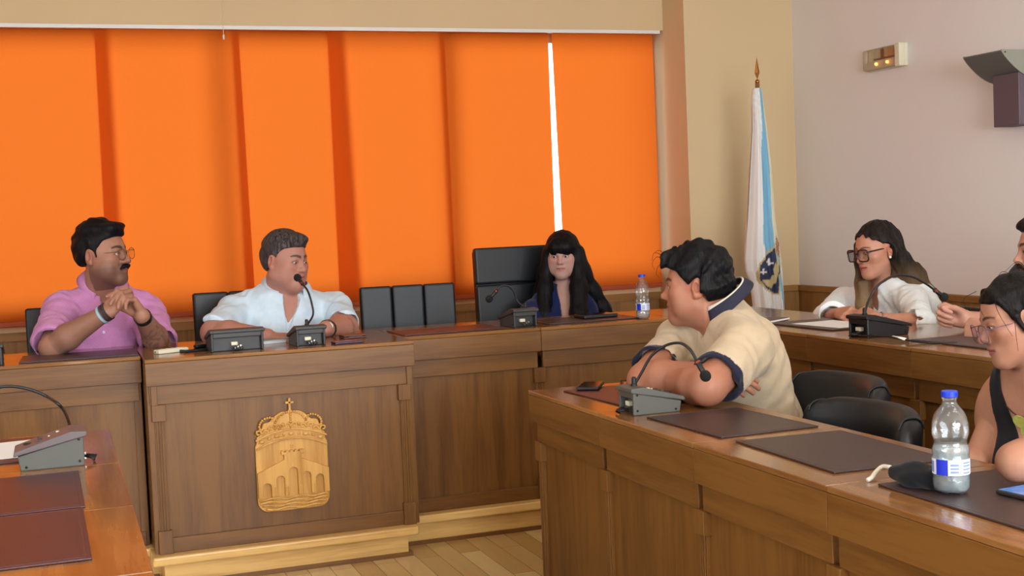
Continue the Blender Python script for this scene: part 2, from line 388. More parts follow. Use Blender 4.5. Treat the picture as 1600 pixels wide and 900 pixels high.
# right arm of the dais, fronts facing the middle of the room (front left end is the far corner)
# local x along -y of the world: rz = -90 deg
desk_run('dais_desk', 'oak dais desk along the right wall, in front of the woman in the white blouse', 'desk', (2.635, 5.19, 0), -math.pi / 2,
         [(0, 1.04), (1.04, 1.66), (1.66, 2.3), (2.3, 2.95), (2.95, 3.6)], .56, ZD, ZP, pil=(1.04, 1.66, 2.3, 2.95), seams=(1.04, 1.66, 2.3, 2.95), group='oak dais desks', horiz=0, endL=False)
# corner top joining the two arms
bm = bmesh.new(); prism(bm, [(2.637, 5.192), (3.195, 5.192), (3.195, 5.73), (2.626, 5.73), (2.626, 5.192)], 2, ZD - .014, ZD)
o = link('corner_worktop', bm, TOPX); bevel(o, .0025); tag(o, 'square oak corner top where the two dais desk runs meet beside the flag', 'desk top')
bm = bmesh.new(); B(bm, 3.12, 3.17, 5.66, 5.71, ZP, ZD - .014); l = link('leg', bm, WOOD[2], o)
bm = bmesh.new(); B(bm, 2.66, 3.17, 5.24, 5.26, ZP, ZD - .014); l = link('brace', bm, WOOD[2], o)
# councillors' desks on the floor
yb_ = 4.117
ps = (.585, 1.19, 1.795, 2.40, 3.0)
desk_run('council_desk', 'long oak desk on the right with the large bottle on it', 'desk', (1.51, yb_, 0), -math.pi / 2,
         [(0, ps[0])] + list(zip(ps[:-1], ps[1:])), .44, ZN, 0, pil=(.03,) + ps[:-1], seams=(.60, 1.20, 1.80, 2.40), group='oak council desks on the floor')
desk_run('council_desk', 'oak desk at the lower left carrying the burgundy pads', 'desk', (.137, 1.4, 0), math.pi / 2,
         [(0, .9), (.9, 1.51), (1.51, 2.12), (2.12, 2.69)], .44, ZN, 0, pil=(.9, 1.51, 2.12, 2.66), seams=(.91, 1.50, 2.07), group='oak council desks on the floor')

# ------------------------------------------------------------------ carved coat of arms
def crest():
    cx, y1 = .848, 5.056                                            # the desk's panel face
    t = empty('coat_of_arms', (cx, y1 - .002, .239), 'carved honey-coloured wooden coat of arms with crown and arched bridge on the centre desk', 'coat of arms')
    def L(x, z): return (x, z - .239)
    def solid(name, pts, d0, d1, bev=.003, par=t):
        bm = bmesh.new(); prism(bm, pts, 1, -d1, -d0); return bevel(link(name, bm, CARVED, par), bev, 2, 50)
    W = .142; r = .045
    out = []
    for a in np.linspace(-math.pi / 2, 0, 7): out.append((W - r + r * math.cos(a), .0 + r + r * math.sin(a)))
    out += [(W, .262), (W - .006, .272)]
    # arched crown rim on top
    for a in np.linspace(1, -1, 13): out.append((a * (W - .008), .300 + .034 * (1 - a * a)))
    out += [(-W + .006, .272), (-W, .262)]
    for a in np.linspace(math.pi, 1.5 * math.pi, 7): out.append((-W + r + r * math.cos(a), r + r * math.sin(a)))
    sh = solid('shield', out, 0, .0165, .004)
    # crown band: arched strip with jewels
    def arch(z0, x): return z0 + .036 * (1 - (x / W) ** 2)
    xs = np.linspace(-W + .002, W - .002, 25)
    for nm, za, zb, d in (('crown_band', .247, .253, .027), ('crown_band', .282, .289, .027)):
        pts = [(x, arch(za, x)) for x in xs] + [(x, arch(zb, x)) for x in xs[::-1]]; solid(nm, pts, .015, d, .0015)
    for i, x in enumerate(np.linspace(-.115, .115, 9)):
        bm = bmesh.new(); ball(bm, (x, -.021, arch(.2675, x)), .009 if i % 2 == 0 else .007, 10, (1.25 if i % 2 == 0 else .8, .5, .8)); link('jewel', bm, CARVED, t, smooth=True)
    # crown cap behind the beaded arches
    cap = []
    for a in np.linspace(-1, 1, 31):
        x = a * .124; z = .372 + .014 * math.cos(a * math.pi * 1.0) + .012 * abs(math.sin(a * math.pi * 1.5)) - .022 * a * a - .045 * max(0, abs(a) - .86) / .14
        cap.append((x, z))
    capo = solid('crown_cap', [(.118, .29), ] + cap[::-1] + [(-.118, .29)], 0, .018, .004)
    # beaded arches: five curves of small beads
    arcs = [[(-.118, .322), (-.122, .345), (-.105, .367), (-.075, .372), (-.060, .352), (-.056, .330)], [(-.060, .352), (-.045, .374), (-.015, .389), (0, .388)],
            [(.118, .322), (.122, .345), (.105, .367), (.075, .372), (.060, .352), (.056, .330)], [(.060, .352), (.045, .374), (.015, .389), (0, .388)], [(0, .388), (0, .365), (0, .340), (0, .325)]]
    for A in arcs:
        P = catmull([(x, -.019, z) for x, z in A], 10); acc = 0; bm = bmesh.new(); last = P[0]
        ball(bm, P[0], .0052, 8)
        for q in P[1:]:
            acc += (q - last).length; last = q
            if acc > .0085: ball(bm, q, .0052, 8); acc = 0
        link('beaded_arch', bm, CARVED, t, smooth=True)
    # leaf scrolls along the rim
    for i, x in enumerate((-.112, -.062, 0, .062, .112)):
        z0 = arch(.292, x)
        bm = bmesh.new()
        for s in (-1, 1):
            P = catmull([(x, -.02, z0 + .004), (x + s * .010, -.021, z0 + .018), (x + s * .022, -.021, z0 + .016), (x + s * .020, -.02, z0 + .005), (x + s * .012, -.02, z0 + .006)], 5)
            tube(bm, P, .0036, 6)
        ball(bm, (x, -.02, z0 + .022), .006, 8); link('leaf_scroll', bm, CARVED, t, smooth=True)
    for x in (-.087, -.031, .031, .087):
        bm = bmesh.new(); z0 = arch(.292, x); ball(bm, (x, -.02, z0 + .016), .0065, 8); tube(bm, [(x, -.019, z0 + .004), (x, -.02, z0 + .014)], .003, 6); link('pearl_stem', bm, CARVED, t, smooth=True)
    # cross on a ball
    bm = bmesh.new(); B(bm, -.0045, .0045, -.016, -.006, .39, .443); B(bm, -.016, .016, -.016, -.006, .421, .430); B(bm, -.008, .008, -.017, -.005, .388, .396)
    bevel(link('cross', bm, CARVED, t), .0015)
    # bridge: raised silhouette with five arched recesses cut through
    zb = .062
    top = [(-W + .002, .158), (-.034, .205), (-.034, .224), (-.044, .224), (-.044, .240)]
    x = -.044
    for k in range(5):
        top += [(x + k * .0176 + .0, .240), (x + k * .0176 + .010, .240), (x + k * .0176 + .010, .233), (x + k * .0176 + .0176, .233)] if k < 4 else [(x + .0704, .240), (.044, .240)]
    top += [(.044, .224), (.034, .224), (.034, .205), (W - .002, .158)]
    arches = [(-.105, .017, .118, ), (-.052, .0165, .143), (.0, .017, .172), (.052, .0165, .150), (.103, .016, .135)]
    low = []
    for cx_, w_, zt in arches[::-1]:
        low += [(cx_ + w_, zb)]
        low += [(cx_ + w_ * math.cos(a), zt - w_ + w_ * math.sin(a)) for a in np.linspace(0, math.pi, 9)]
        low += [(cx_ - w_, zb)]
    pts = top + [(W - .002, zb)] + low + [(-W + .002, zb)]
    br = solid('bridge', pts, .014, .033, .0015)
    for cx_, w_, zt in arches[:]:
        for s in (-1, 1):
            if abs(cx_ + s * (w_ + .006)) < W - .006:
                bm = bmesh.new(); B(bm, cx_ + s * (w_ + .006) - .0022, cx_ + s * (w_ + .006) + .0022, -.035, -.02, zb, zb + .038); link('pier_groove', bm, CARVED, br)
    # waves
    for k in range(4):
        zz = .052 - k * .0135; hw = W - .004 - (0 if k < 1 else (.004, .012, .026)[k - 1])
        P = [(x, -.019, zz + .0035 * math.sin(x * 60 + k)) for x in np.linspace(-hw, hw, 30)]
        bm = bmesh.new(); tube(bm, P, .0048, 8); link('wave', bm, CARVED, t, smooth=True)
    # moon-shaped mark above the tower
    bm = bmesh.new(); B(bm, -.006, .006, -.024, -.016, .250, .254); B(bm, -.005, .005, -.024, -.016, .257, .260); link('tower_mark', bm, CARVED, t)
    # the whole carving shifted to its place: its shield centre hangs at the panel
    return t
crest()

# ------------------------------------------------------------------ chairs
def pad_box(bm, x0, x1, y0, y1, z0, z1): B(bm, x0, x1, y0, y1, z0, z1)
def dais_chair(label, loc, rz, w=.50, ztop=1.03, high=False, zf=ZP, panels=3, group='black dais chairs', lean=.06):
    """local: sitter looks along -y; z up from the floor"""
    t = empty('swivel_chair', (loc[0], loc[1], zf), label, 'chair', group, rz)
    H = ztop - zf; hw = w / 2
    Mx = Matrix.Translation((0, .24, .50)) @ Matrix.Rotation(-lean, 4, 'X') @ Matrix.Translation((0, -.24, -.50))
    bm = bmesh.new(); B(bm, -hw + .008, hw - .008, .225, .26, .44, H - .012, M=Mx); bevel(link('back_shell', bm, LEATHER, t), .012, 3)
    n = panels; pw = w / n
    zs = [(.46, H)] if not high else [(.46, H - .19), (H - .185, H)]
    for za, zb_ in zs:
        for k in range(n):
            bm = bmesh.new(); B(bm, -hw + k * pw + .001, -hw + (k + 1) * pw - .001, .185, .228, za, zb_, M=Mx)
            bevel(link('back_cushion', bm, LEATHER, t), .012, 3)
    bm = bmesh.new(); B(bm, -.24, .24, -.26, .18, .40, .49); bevel(link('seat', bm, LEATHER, t), .03, 4)
    bm = bmesh.new(); lathe(bm, [(.025, .08), (.025, .40)], 14); link('column', bm, METAL, t)
    for k in range(5):
        a = 2 * math.pi * k / 5 + .3; c, s = math.cos(a), math.sin(a)
        bm = bmesh.new(); tube(bm, [(0, 0, .10), (c * .15, s * .15, .085), (c * .27, s * .27, .06)], [.022, .018, .014], 8)
        lg = link('leg', bm, BLACKP, t, smooth=True)
        bm = bmesh.new(); lathe(bm, [(.012, -.011), (.026, -.008), (.026, .008), (.012, .011)], 14, Matrix.Translation((c * .27, s * .27, .027)) @ Matrix.Rotation(a + .6, 4, 'Z') @ Matrix.Rotation(math.pi / 2, 4, 'X'))
        link('caster', bm, BLACKP, lg, smooth=True)
    return t
dais_chair('black low-backed chair behind the man in the pink shirt', (.125, 5.93), 0.0, w=.50, ztop=1.035)
dais_chair('black low-backed chair behind the grey-haired man in the white shirt', (.865, 5.95), 0.02, w=.50, ztop=1.06)
dais_chair('empty black chair with three vertical back cushions at the middle of the dais', (1.62, 5.88), -.05, w=.475, ztop=1.045)
dais_chair('tall high-backed black chair behind the woman in navy', (2.285, 5.98), .03, w=.53, ztop=1.205, high=True, panels=1)
dais_chair('black chair hidden behind the woman in the white blouse', (3.70, 4.72), -math.pi / 2, w=.44, ztop=.86)
dais_chair('black chair of the bearded man at the right edge', (3.76, 3.95), -math.pi / 2, w=.44, ztop=.86)

def council_chair(label, loc, rz, H=.80, group='padded black council chairs', hw=.245):
    """low chair with a thick rolled back; sitter looks along -y"""
    t = empty('padded_chair', (loc[0], loc[1], 0), label, 'chair', group, rz)
    # back: rounded slab swept along a gentle arc
    bm = bmesh.new(); nu, nv = 28, 20; ring = []
    for i in range(nu + 1):
        u = -1 + 2 * i / nu
        # width profile rounded at the ends
        e = max(0.0, abs(u) - .80) / .20
        k = math.sqrt(max(0, 1 - e * e)) if e < 1 else 0
        top = H - .055 * (1 - math.sqrt(max(0, 1 - min(1, max(0, abs(u) - .55) / .45) ** 2)))
        th = .055 * (.35 + .65 * k)
        yb2 = .26 - .10 * (u * u)
        row = []
        for j in range(nv):
            a = 2 * math.pi * j / nv
            c, s = math.cos(a), math.sin(a)
            z0, z1 = .42, top
            zz = (z0 + z1) / 2 + (z1 - z0) / 2 * math.copysign(abs(s) ** .35, s)
            yy = yb2 + th * math.copysign(abs(c) ** .7, c) * (1.0 - .15 * (zz - z0) / (z1 - z0)) + .10 * (zz - .42)
            # gathers in the leather near the rounded ends
            pl = .004 * math.sin(zz * 95 + u * 6) * max(0, 1 - abs(abs(u) - .84) / .16)
            row.append(bm.verts.new((u * hw, yy + pl, zz)))
        ring.append(row)
    pip = {i: [v.co.copy() for v in ring[i]] for i in (2, nu - 2)}
    for i in range(nu):
        for j in range(nv): bm.faces.new((ring[i][j], ring[i][(j + 1) % nv], ring[i + 1][(j + 1) % nv], ring[i + 1][j]))
    bm.faces.new(ring[0][::-1]); bm.faces.new(ring[-1])
    bk = link('backrest', bm, LEATHER, t, smooth=True)
    for i in pip:
        bm = bmesh.new(); P = pip[i]; c_ = sum(P, Vector()) / len(P); P = [p + (p - c_).normalized() * .002 for p in P]; P = P[2:9]
        tube(bm, catmull(P, 4), .0032, 6); link('piping', bm, LEATHER, bk, smooth=True)
    bm = bmesh.new(); B(bm, -hw * .8, hw * .8, -.27, .22, .36, .47); bevel(link('seat', bm, LEATHER, t), .04, 4)
    bm = bmesh.new(); lathe(bm, [(.028, .07), (.028, .36)], 14); link('column', bm, METAL, t)
    for k in range(5):
        a = 2 * math.pi * k / 5 + .3; c, s = math.cos(a), math.sin(a)
        bm = bmesh.new(); tube(bm, [(0, 0, .10), (c * .15, s * .15, .085), (c * .26, s * .26, .06)], [.022, .018, .014], 8)
        lg = link('leg', bm, BLACKP, t, smooth=True)
        bm = bmesh.new(); lathe(bm, [(.012, -.011), (.026, -.008), (.026, .008), (.012, .011)], 14, Matrix.Translation((c * .26, s * .26, .027)) @ Matrix.Rotation(a + .6, 4, 'Z') @ Matrix.Rotation(math.pi / 2, 4, 'X'))
        link('caster', bm, BLACKP, lg, smooth=True)
    return t
council_chair('empty padded black chair directly behind the man in the beige polo shirt', (2.09, 3.46), -math.pi / 2, H=.815)
council_chair('empty padded black chair just left of the large water bottle', (1.88, 3.03), -math.pi / 2, H=.795)
council_chair('black chair under the man in the beige polo shirt', (2.12, 3.93), -math.pi / 2, H=.62, hw=.20)
council_chair('black chair under the woman in the black vest top', (2.36, 2.50), -math.pi / 2, H=.62)
# ------------------------------------------------------------------ conference microphones
GOOSE = plain('gooseneck_black', srgb(34, 34, 36), .35, metal=.3, bump=.2, bscale=900)
FOAM = plain('foam_black', srgb(16, 16, 17), .95, bump=.8, bscale=900)
REDR = plain('red_ring', srgb(150, 36, 24), .4, var=.05)
CREAM = plain('cream_plastic', srgb(222, 216, 190), .45, var=.03)
def mic(label, loc, rz, zf, W=.112, Lg=.165, hb=.082, hf=.04, body=GREYP, lid=TAUPE, goose=None, head=True, ring=True, cable=None, group='conference microphones'):
    """local: rear face at y=0 towards the room, the sitter at +y"""
    t = empty('conference_microphone', (loc[0], loc[1], zf), label, 'microphone', group, rz)
    M = Matrix.Rotation(math.pi / 2, 4, 'Z')
    h = W / 2
    bm = bmesh.new()
    prof = [(.004, 0), (Lg - .006, 0), (Lg, hf - .012), (.004, hb - .014)]
    # side cheeks, floor and front joined round an open rear recess
    for s in (-1, 1):
        a, b = sorted((s * h, s * (h - .009))); prism(bm, prof, 0, a, b)
    prism(bm, [(.03, 0), (Lg - .006, 0), (Lg, hf - .012), (.03, hb - .016)], 0, -h + .008, h - .008)
    B(bm, -h + .008, h - .008, .004, .031, hb - .034, hb - .014)
    bevel(link('housing', bm, body, t), .003)
    bm = bmesh.new()
    prism(bm, [(-.004, hb - .015), (-.004, hb - .003), (.035, hb), (Lg + .008, hf), (Lg + .010, hf - .012)], 0, -h - .005, h + .005)
    ld = bevel(link('lid', bm, lid, t), .003, 3)
    sl = (hf - hb) / (Lg + .008 - .035)
    def top(x, y): return (x, y, hb + sl * (y - .035) + .0012)
    bm = bmesh.new()
    for x in (-.022, .0, .022): B(bm, x - .006, x + .006, .105, .117, top(0, .11)[2] - .002, top(0, .11)[2] + .002)
    bevel(link('button', bm, DARKG, ld), .0012)
    bm = bmesh.new(); lathe(bm, [(.011, 0), (.011, .003), (.008, .004)], 14, Matrix.Translation((0, .14, top(0, .14)[2] - .002))); link('talk_button', bm, BLACKP, ld)
    bm = bmesh.new(); B(bm, .018, .026, .062, .070, top(0, .066)[2] - .002, top(0, .066)[2] + .0008); B(bm, -.005, .004, .085, .09, top(0, .088)[2] - .002, top(0, .088)[2] + .0006); link('printed_mark', bm, CREAM, ld)
    for s in (-1, 1):
        for (y, z) in ((.016, .014), (Lg - .02, .010), (.016, hb - .022)):
            bm = bmesh.new(); lathe(bm, [(.0035, 0), (.0035, .0015), (.002, .002)], 10, Matrix.Translation((s * h, y, z)) @ Matrix.Rotation(s * math.pi / 2, 4, 'Y')); link('screw', bm, SCREWM, t)
    # sockets and plug in the rear recess
    bm = bmesh.new(); B(bm, -.024, .002, .012, .030, .022, .036); pl = bevel(link('plug', bm, CREAM, t), .002)
    bm = bmesh.new()
    for q in range(4): tube(bm, [(-.015 + q * .01, .004, .018), (-.02 + q * .012, -.016 - .004 * q, .012), (-.022 + q * .010, -.020, .0045)], .0028, 6)
    link('cable_tail', bm, BLACKP, t, smooth=True)
    bm = bmesh.new()
    for q in range(3): B(bm, -.012 + q * .010, -.006 + q * .010, -.001, .010, .010 + .004 * q, .016 + .004 * q)
    link('connector_pin', bm, METAL, t)
    if goose:
        Wd = Matrix.Translation((loc[0], loc[1], zf)) @ Matrix.Rotation(rz, 4, 'Z'); inv = Wd.inverted()
        P = [inv @ Vector(p) for p in goose]
        Pc = catmull(P, 10); n = len(Pc)
        bm = bmesh.new(); tube(bm, Pc, .0042, 10); g = link('gooseneck', bm, GOOSE, t, smooth=True)
        bm = bmesh.new(); lathe(bm, [(.010, -.004), (.010, .004), (.007, .007), (.007, .022), (.0045, .026)], 14, Matrix.Translation(P[0])); link('neck_socket', bm, BLACKP, t)
        if head:
            d = (Pc[-1] - Pc[-3]).normalized(); R = d.to_track_quat('Z', 'Y').to_matrix().to_4x4()
            Mh = Matrix.Translation(Pc[-1]) @ R
            bm = bmesh.new(); lathe(bm, [(.005, -.004), (.0078, .0), (.0082, .036), (.0075, .040)], 14, Mh); hd = link('microphone_capsule', bm, BLACKP, t, smooth=True)
            bm = bmesh.new(); ball(bm, Mh @ Vector((0, 0, .05)), .0165, 16, (1, 1, 1.05), R); link('foam_windscreen', bm, FOAM, t, smooth=True)
            if ring:
                bm = bmesh.new(); lathe(bm, [(.0088, .002), (.0088, .007)], 14, Mh); link('light_ring', bm, REDR, hd)
    if cable:
        bm = bmesh.new(); tube(bm, catmull(cable, 8), .0035, 8); cb = link('cable', bm, BLACKP, t, smooth=True); cb.parent = t; cb.matrix_parent_inverse = (Matrix.Translation((loc[0], loc[1], zf)) @ Matrix.Rotation(rz, 4, 'Z')).inverted()
    return t
# left desk: high end at +x, sitter at -x   -> local +y = world -x : rz = +90
g = [atx(113, 678, .035)] + [aty(x, y, 3.53) for x, y in ((100, 642), (72, 619), (36, 606), (0, 605), (-34, 622), (-46, 650))]
mic('grey-green sloping microphone unit on the desk at the lower left, beside the burgundy pads', (.056, 3.535), math.pi / 2, ZN, W=.12, hb=.092, hf=.05, goose=g, body=GREYP, lid=TAUPE)
# right desk: high end at -x, sitter +x : rz = -90
g = [Vector((1.60, 3.452, ZN + .082))] + [aty(x, y, Y_) for x, y, Y_ in ((1002, 583, 3.44), (1018, 556, 3.42), (1040, 540, 3.39), (1062, 536, 3.35), (1078, 546, 3.32), (1089, 564, 3.30))]
mic('grey-green microphone unit bent low in front of the man in the beige polo shirt', (1.568, 3.452), -math.pi / 2, ZN, W=.105, Lg=.16, hb=.082, hf=.045, goose=g, body=GREYP, lid=GREYP)
# unit in front of the grey-haired man, with the microphone at his chin
g = [Vector((.955, 5.165, ZD + .078)), aty(489, 492, 5.2), aty(487, 474, 5.215), aty(481, 455, 5.24), aty(473, 444, 5.28)]
mic('charcoal microphone unit in front of the grey-haired man, its black head at his chin', (.962, 5.115), .04, ZD, W=.118, goose=g, body=DARKG, lid=DARKG)
# box without a visible stem
mic('wide charcoal microphone unit with no stem, beside the forearm of the man in white', (.672, 5.125), .02, ZD, W=.205, Lg=.17, hb=.088, hf=.05, goose=None, body=DARKG, lid=DARKG)
# unit beside the woman in navy
g = [Vector((1.955, 5.32, ZD + .078))] + [aty(x, y, 5.34) for x, y in ((808, 470), (803, 456), (794, 447), (783, 447), (776, 454))]
mic('charcoal microphone unit curling towards the tall chair beside the woman in navy', (1.935, 5.265), .08, ZD, W=.112, goose=g, body=DARKG, lid=DARKG)
# unit at the far left edge of the picture
mic('dark microphone unit at the far left end of the dais, cut by the frame', (-.252, 5.235), 0, ZD, W=.112, goose=[Vector((-.252, 5.27, ZD + .078)), Vector((-.26, 5.30, 1.05)), Vector((-.30, 5.36, 1.14)), Vector((-.35, 5.42, 1.13))], body=DARKG, lid=DARKG)
# unit in front of the woman in the white blouse
g = [Vector((2.725, 3.905, ZD + .08))] + [aty(x, y, 3.93) for x, y in ((1357, 470), (1372, 446), (1397, 431), (1424, 432), (1446, 443), (1460, 453))]
mic('black microphone unit arching across in front of the woman in the white blouse', (2.692, 3.905), -math.pi / 2 + .12, ZD, W=.10, Lg=.20, hb=.082, hf=.04, goose=g, body=BLACKP, lid=BLACKP,
    cable=[Vector((2.695, 3.89, ZD + .012)), Vector((2.672, 3.86, ZD + .012)), Vector((2.69, 3.80, ZD + .014)), Vector((2.695, 3.72, ZD + .016)), Vector((2.71, 3.66, ZD + .010)), Vector((2.74, 3.58, ZD + .004)), Vector((2.80, 3.50, ZD + .005))])
bm = bmesh.new(); tube(bm, [(2.7, 3.71, ZD + .0165), (2.711, 3.655, ZD + .0115)], .0052, 8); o = link('cable_sleeve', bm, WHITE, None, smooth=True)
mm = [q for q in bpy.data.objects if q.name.startswith('conference_microphone')][-1]
o.parent = mm; o.matrix_parent_inverse = (Matrix.Translation(mm.location) @ Matrix.Rotation(mm.rotation_euler.z, 4, 'Z')).inverted()

# ------------------------------------------------------------------ desk pads
STITCH = plain('stitch_line', srgb(88, 66, 64), .5, var=.05)
def deskpad(label, c, rz, z, L=.455, Wd=.30, mat=PADM, group='leather desk pads', th=.005):
    """long side along local x"""
    t = empty('desk_pad', (c[0], c[1], z), label, 'desk pad', group, rz)
    bm = bmesh.new(); B(bm, -L / 2, L / 2, -Wd / 2, Wd / 2, 0.0004, th); bevel(link('leather_sheet', bm, mat, t), .0018, 3)
    bm = bmesh.new()
    a, b, e, w = L / 2 - .010, Wd / 2 - .010, th, .0012
    for (x0, x1, y0, y1) in ((-a, a, b - w, b), (-a, a, -b, -b + w), (-a, -a + w, -b, b), (a - w, a, -b, b)): B(bm, x0, x1, y0, y1, e - .0006, e + .0004)
    link('stitched_border', bm, STITCH, t)
    return t
PI2 = math.pi / 2
deskpad('burgundy leather pad nearest the camera on the lower left desk', (-.113, 2.680), PI2 + .01, ZN, mat=PADR, L=.465)
deskpad('burgundy leather pad between the grey microphone and the nearest pad', (-.113, 3.158), PI2 + .01, ZN, mat=PADR)
deskpad('burgundy leather pad under the white papers, behind the grey microphone', (-.113, 3.83), PI2 + .01, ZN, mat=PADR, L=.42)
deskpad('dark brown pad under the phone and glasses at the far end of the right desk', (1.752, 3.79), PI2 + .06, ZN, mat=PADR, L=.455, Wd=.285)
deskpad('dark brown pad in front of the empty chair, beside the grey microphone unit', (1.742, 3.142), PI2 + .04, ZN, L=.41, Wd=.30)
deskpad('dark brown pad between the beige-shirted man\'s spare pad and the black pouch', (1.750, 2.632), PI2 - .03, ZN, L=.455, Wd=.305)
deskpad('dark brown pad under the water bottle and the lit phone', (1.755, 2.032), PI2 - .02, ZN, L=.455, Wd=.32)
deskpad('dark leather pad under the elbow of the man in the pink shirt', (.085, 5.385), -.03, ZD, L=.44, Wd=.29)
deskpad('reddish leather pad in front of the empty three-panel chair', (1.60, 5.385), .03, ZD, L=.45, Wd=.28, mat=PADR)
deskpad('dark leather pad in front of the woman in navy, tablet on it', (2.275, 5.43), .02, ZD, L=.455, Wd=.29)
deskpad('dark leather pad under the white sheet by the woman in the blouse', (2.905, 4.40), PI2 + .03, ZD, L=.45, Wd=.30)
deskpad('dark leather pad under the clasped hands of the bearded man', (2.92, 3.47), PI2, ZD, L=.46, Wd=.31)

def slab(name, label, cat, c, rz, z, L, Wd, th, mat, bev=.002, group=None):
    bm = bmesh.new(); B(bm, -L / 2, L / 2, -Wd / 2, Wd / 2, 0.0003, th)
    o = link(name, bm, mat); o.location = (c[0], c[1], z); o.rotation_euler = (0, 0, rz); bevel(o, bev, 3); return tag(o, label, cat, group)
zp = .0057
slab('paper_sheet', 'white paper sheets on the burgundy pad behind the grey microphone', 'paper', (-.148, 3.815), PI2 + .12, ZN + zp, .297, .21, .0015, PAPER, .0003)
slab('paper_sheet', 'white sheet of paper on the pad before the woman in the blouse', 'paper', (2.905, 4.355), PI2 + .10, ZD + zp, .297, .21, .0012, PAPER, .0003)
o = slab('paper_sheet', 'stack of white papers under the forearms of the man in the white shirt', 'paper', (.815, 5.44), .25, ZD + .0003, .297, .21, .014, PAPER, .0005)
GREYPAP = plain('grey_folder', srgb(150, 148, 146), .7, var=.03)
bm = bmesh.new(); B(bm, -.12, .12, -.09, .09, 0, .003); o = link('document_folder', bm, GREYPAP); o.location = (.875, 5.43, ZD + .0155); o.rotation_euler = (.0, -.02, .30); bevel(o, .001)
tag(o, 'grey document folder lying on the white papers between the two charcoal units', 'folder')
BROWNL = plain('brown_leather', srgb(96, 56, 40), .4, bump=.2, bscale=400, var=.08)
PHONEB = plain('phone_black', srgb(18, 18, 22), .12, var=.05)
PHONEP = plain('phone_purple', srgb(62, 48, 66), .25, var=.05)
def phone(label, c, rz, z, L, Wd, case, scr, lens=False, group='mobile phones'):
    t = empty('mobile_phone', (c[0], c[1], z), label, 'phone', group, rz)
    bm = bmesh.new(); B(bm, -L / 2, L / 2, -Wd / 2, Wd / 2, .0003, .010); bevel(link('case', bm, case, t), .0035, 4)
    bm = bmesh.new(); B(bm, -L / 2 + .004, L / 2 - .004, -Wd / 2 + .004, Wd / 2 - .004, .0095, .0104); s = bevel(link('screen', bm, scr, t), .0004)
    bm = bmesh.new(); B(bm, -.012, .012, Wd / 2 - .001, Wd / 2 + .0008, .004, .007); link('side_button', bm, METAL, t)
    return t
phone('black phone beside the folded glasses at the far end of the right desk', (1.70, 4.018), 1.02, ZN + zp, .15, .075, plain('rubber_black', srgb(22, 22, 24), .5, var=.05), PHONEB)
phone('dark purple phone lying face up near the edge of the crest desk', (1.105, 5.115), .1, ZD, .115, .068, PHONEP, PHONEP)
phone('thin black phone left of the wide charcoal unit on the crest desk', (.525, 5.26), .35, ZD, .13, .068, BLACKP, PHONEB)
bm = bmesh.new(); B(bm, -.028, .03, -.012, .016, .0108, .024); o = link('key_fob', bm, BLACKP); o.location = (.545, 5.275, ZD); o.rotation_euler = (0, 0, .5); bevel(o, .006, 3); tag(o, 'small black key fob lying on the thin black phone', 'key fob')
scr, nt, p = new_mat('lit_screen')
tc = nt.nodes.new('ShaderNodeTexCoord'); n = nt.nodes.new('ShaderNodeTexVoronoi'); n.distance = 'CHEBYCHEV'; n.inputs['Scale'].default_value = 34; nt.links.new(tc.outputs['Object'], n.inputs['Vector'])
r_ = nt.nodes.new('ShaderNodeValToRGB'); r_.color_ramp.elements[0].color = srgb(70, 140, 225); r_.color_ramp.elements[1].color = srgb(150, 200, 245); r_.color_ramp.elements[0].position = .3; nt.links.new(n.outputs['Distance'], r_.inputs['Fac'])
p.inputs['Base Color'].default_value = (.02, .02, .03, 1); p.inputs['Roughness'].default_value = .1
nt.links.new(r_.outputs['Color'], p.inputs['Emission Color']); p.inputs['Emission Strength'].default_value = .75
phone('phone with a lit blue screen on the pad at the right edge', (1.812, 2.03), .10, ZN + zp, .155, .078, plain('case_dark_brown', srgb(40, 34, 30), .4, var=.1), scr)
# white remote control
t = empty('remote_control', (.428, 5.262, ZD), 'cream remote control lying flat on the crest desk near the pink-shirted man', 'remote control', None, .42)
bm = bmesh.new(); B(bm, -.066, .066, -.022, .022, .0003, .016); bevel(link('case', bm, CREAM, t), .004, 3)
bm = bmesh.new()
for i in range(4):
    for j in range(2): B(bm, -.045 + i * .024, -.033 + i * .024, -.011 + j * .014, -.003 + j * .014, .0155, .0175)
bevel(link('button', bm, WHITE, t), .001)
bm = bmesh.new(); lathe(bm, [(.003, 0), (.003, .002)], 10, Matrix.Translation((-.066, .006, .008)) @ Matrix.Rotation(-PI2, 4, 'Y')); link('infrared_window', bm, BLACKP, t)
t = empty('wallet', (1.18, 5.34, ZD), 'folded brown leather wallet beside the watch arm of the man in white', 'wallet', None, .06)
bm = bmesh.new(); B(bm, -.05, .05, -.04, .04, .0003, .007); B(bm, -.05, .05, -.04, .04, .009, .016); B(bm, -.05, .05, .034, .042, .0003, .016); bevel(link('leather_fold', bm, BROWNL, t), .003, 3)
bm = bmesh.new(); B(bm, -.03, .03, -.043, -.02, .0068, .0092); link('card', bm, PADR, t)
t = empty('tablet', (2.345, 5.45, ZD + zp), 'black tablet lying on the pad in front of the woman in navy', 'tablet', None, .03)
bm = bmesh.new(); B(bm, -.085, .085, -.06, .06, .0003, .016); bevel(link('case', bm, BLACKP, t), .005, 3)
bm = bmesh.new(); B(bm, -.078, .078, -.053, .053, .0155, .0164); link('screen', bm, PHONEB, t)
t = empty('notebook', (2.80, 4.70, ZD), 'closed brown notebook on the corner of the dais desk below the flag', 'notebook', None, .55)
bm = bmesh.new(); B(bm, -.11, .11, -.045, .045, .0003, .012); bevel(link('cover', bm, BROWNL, t), .003)
bm = bmesh.new(); B(bm, -.106, .112, -.0465, .042, .003, .0095); link('pages', bm, PAPER, t)

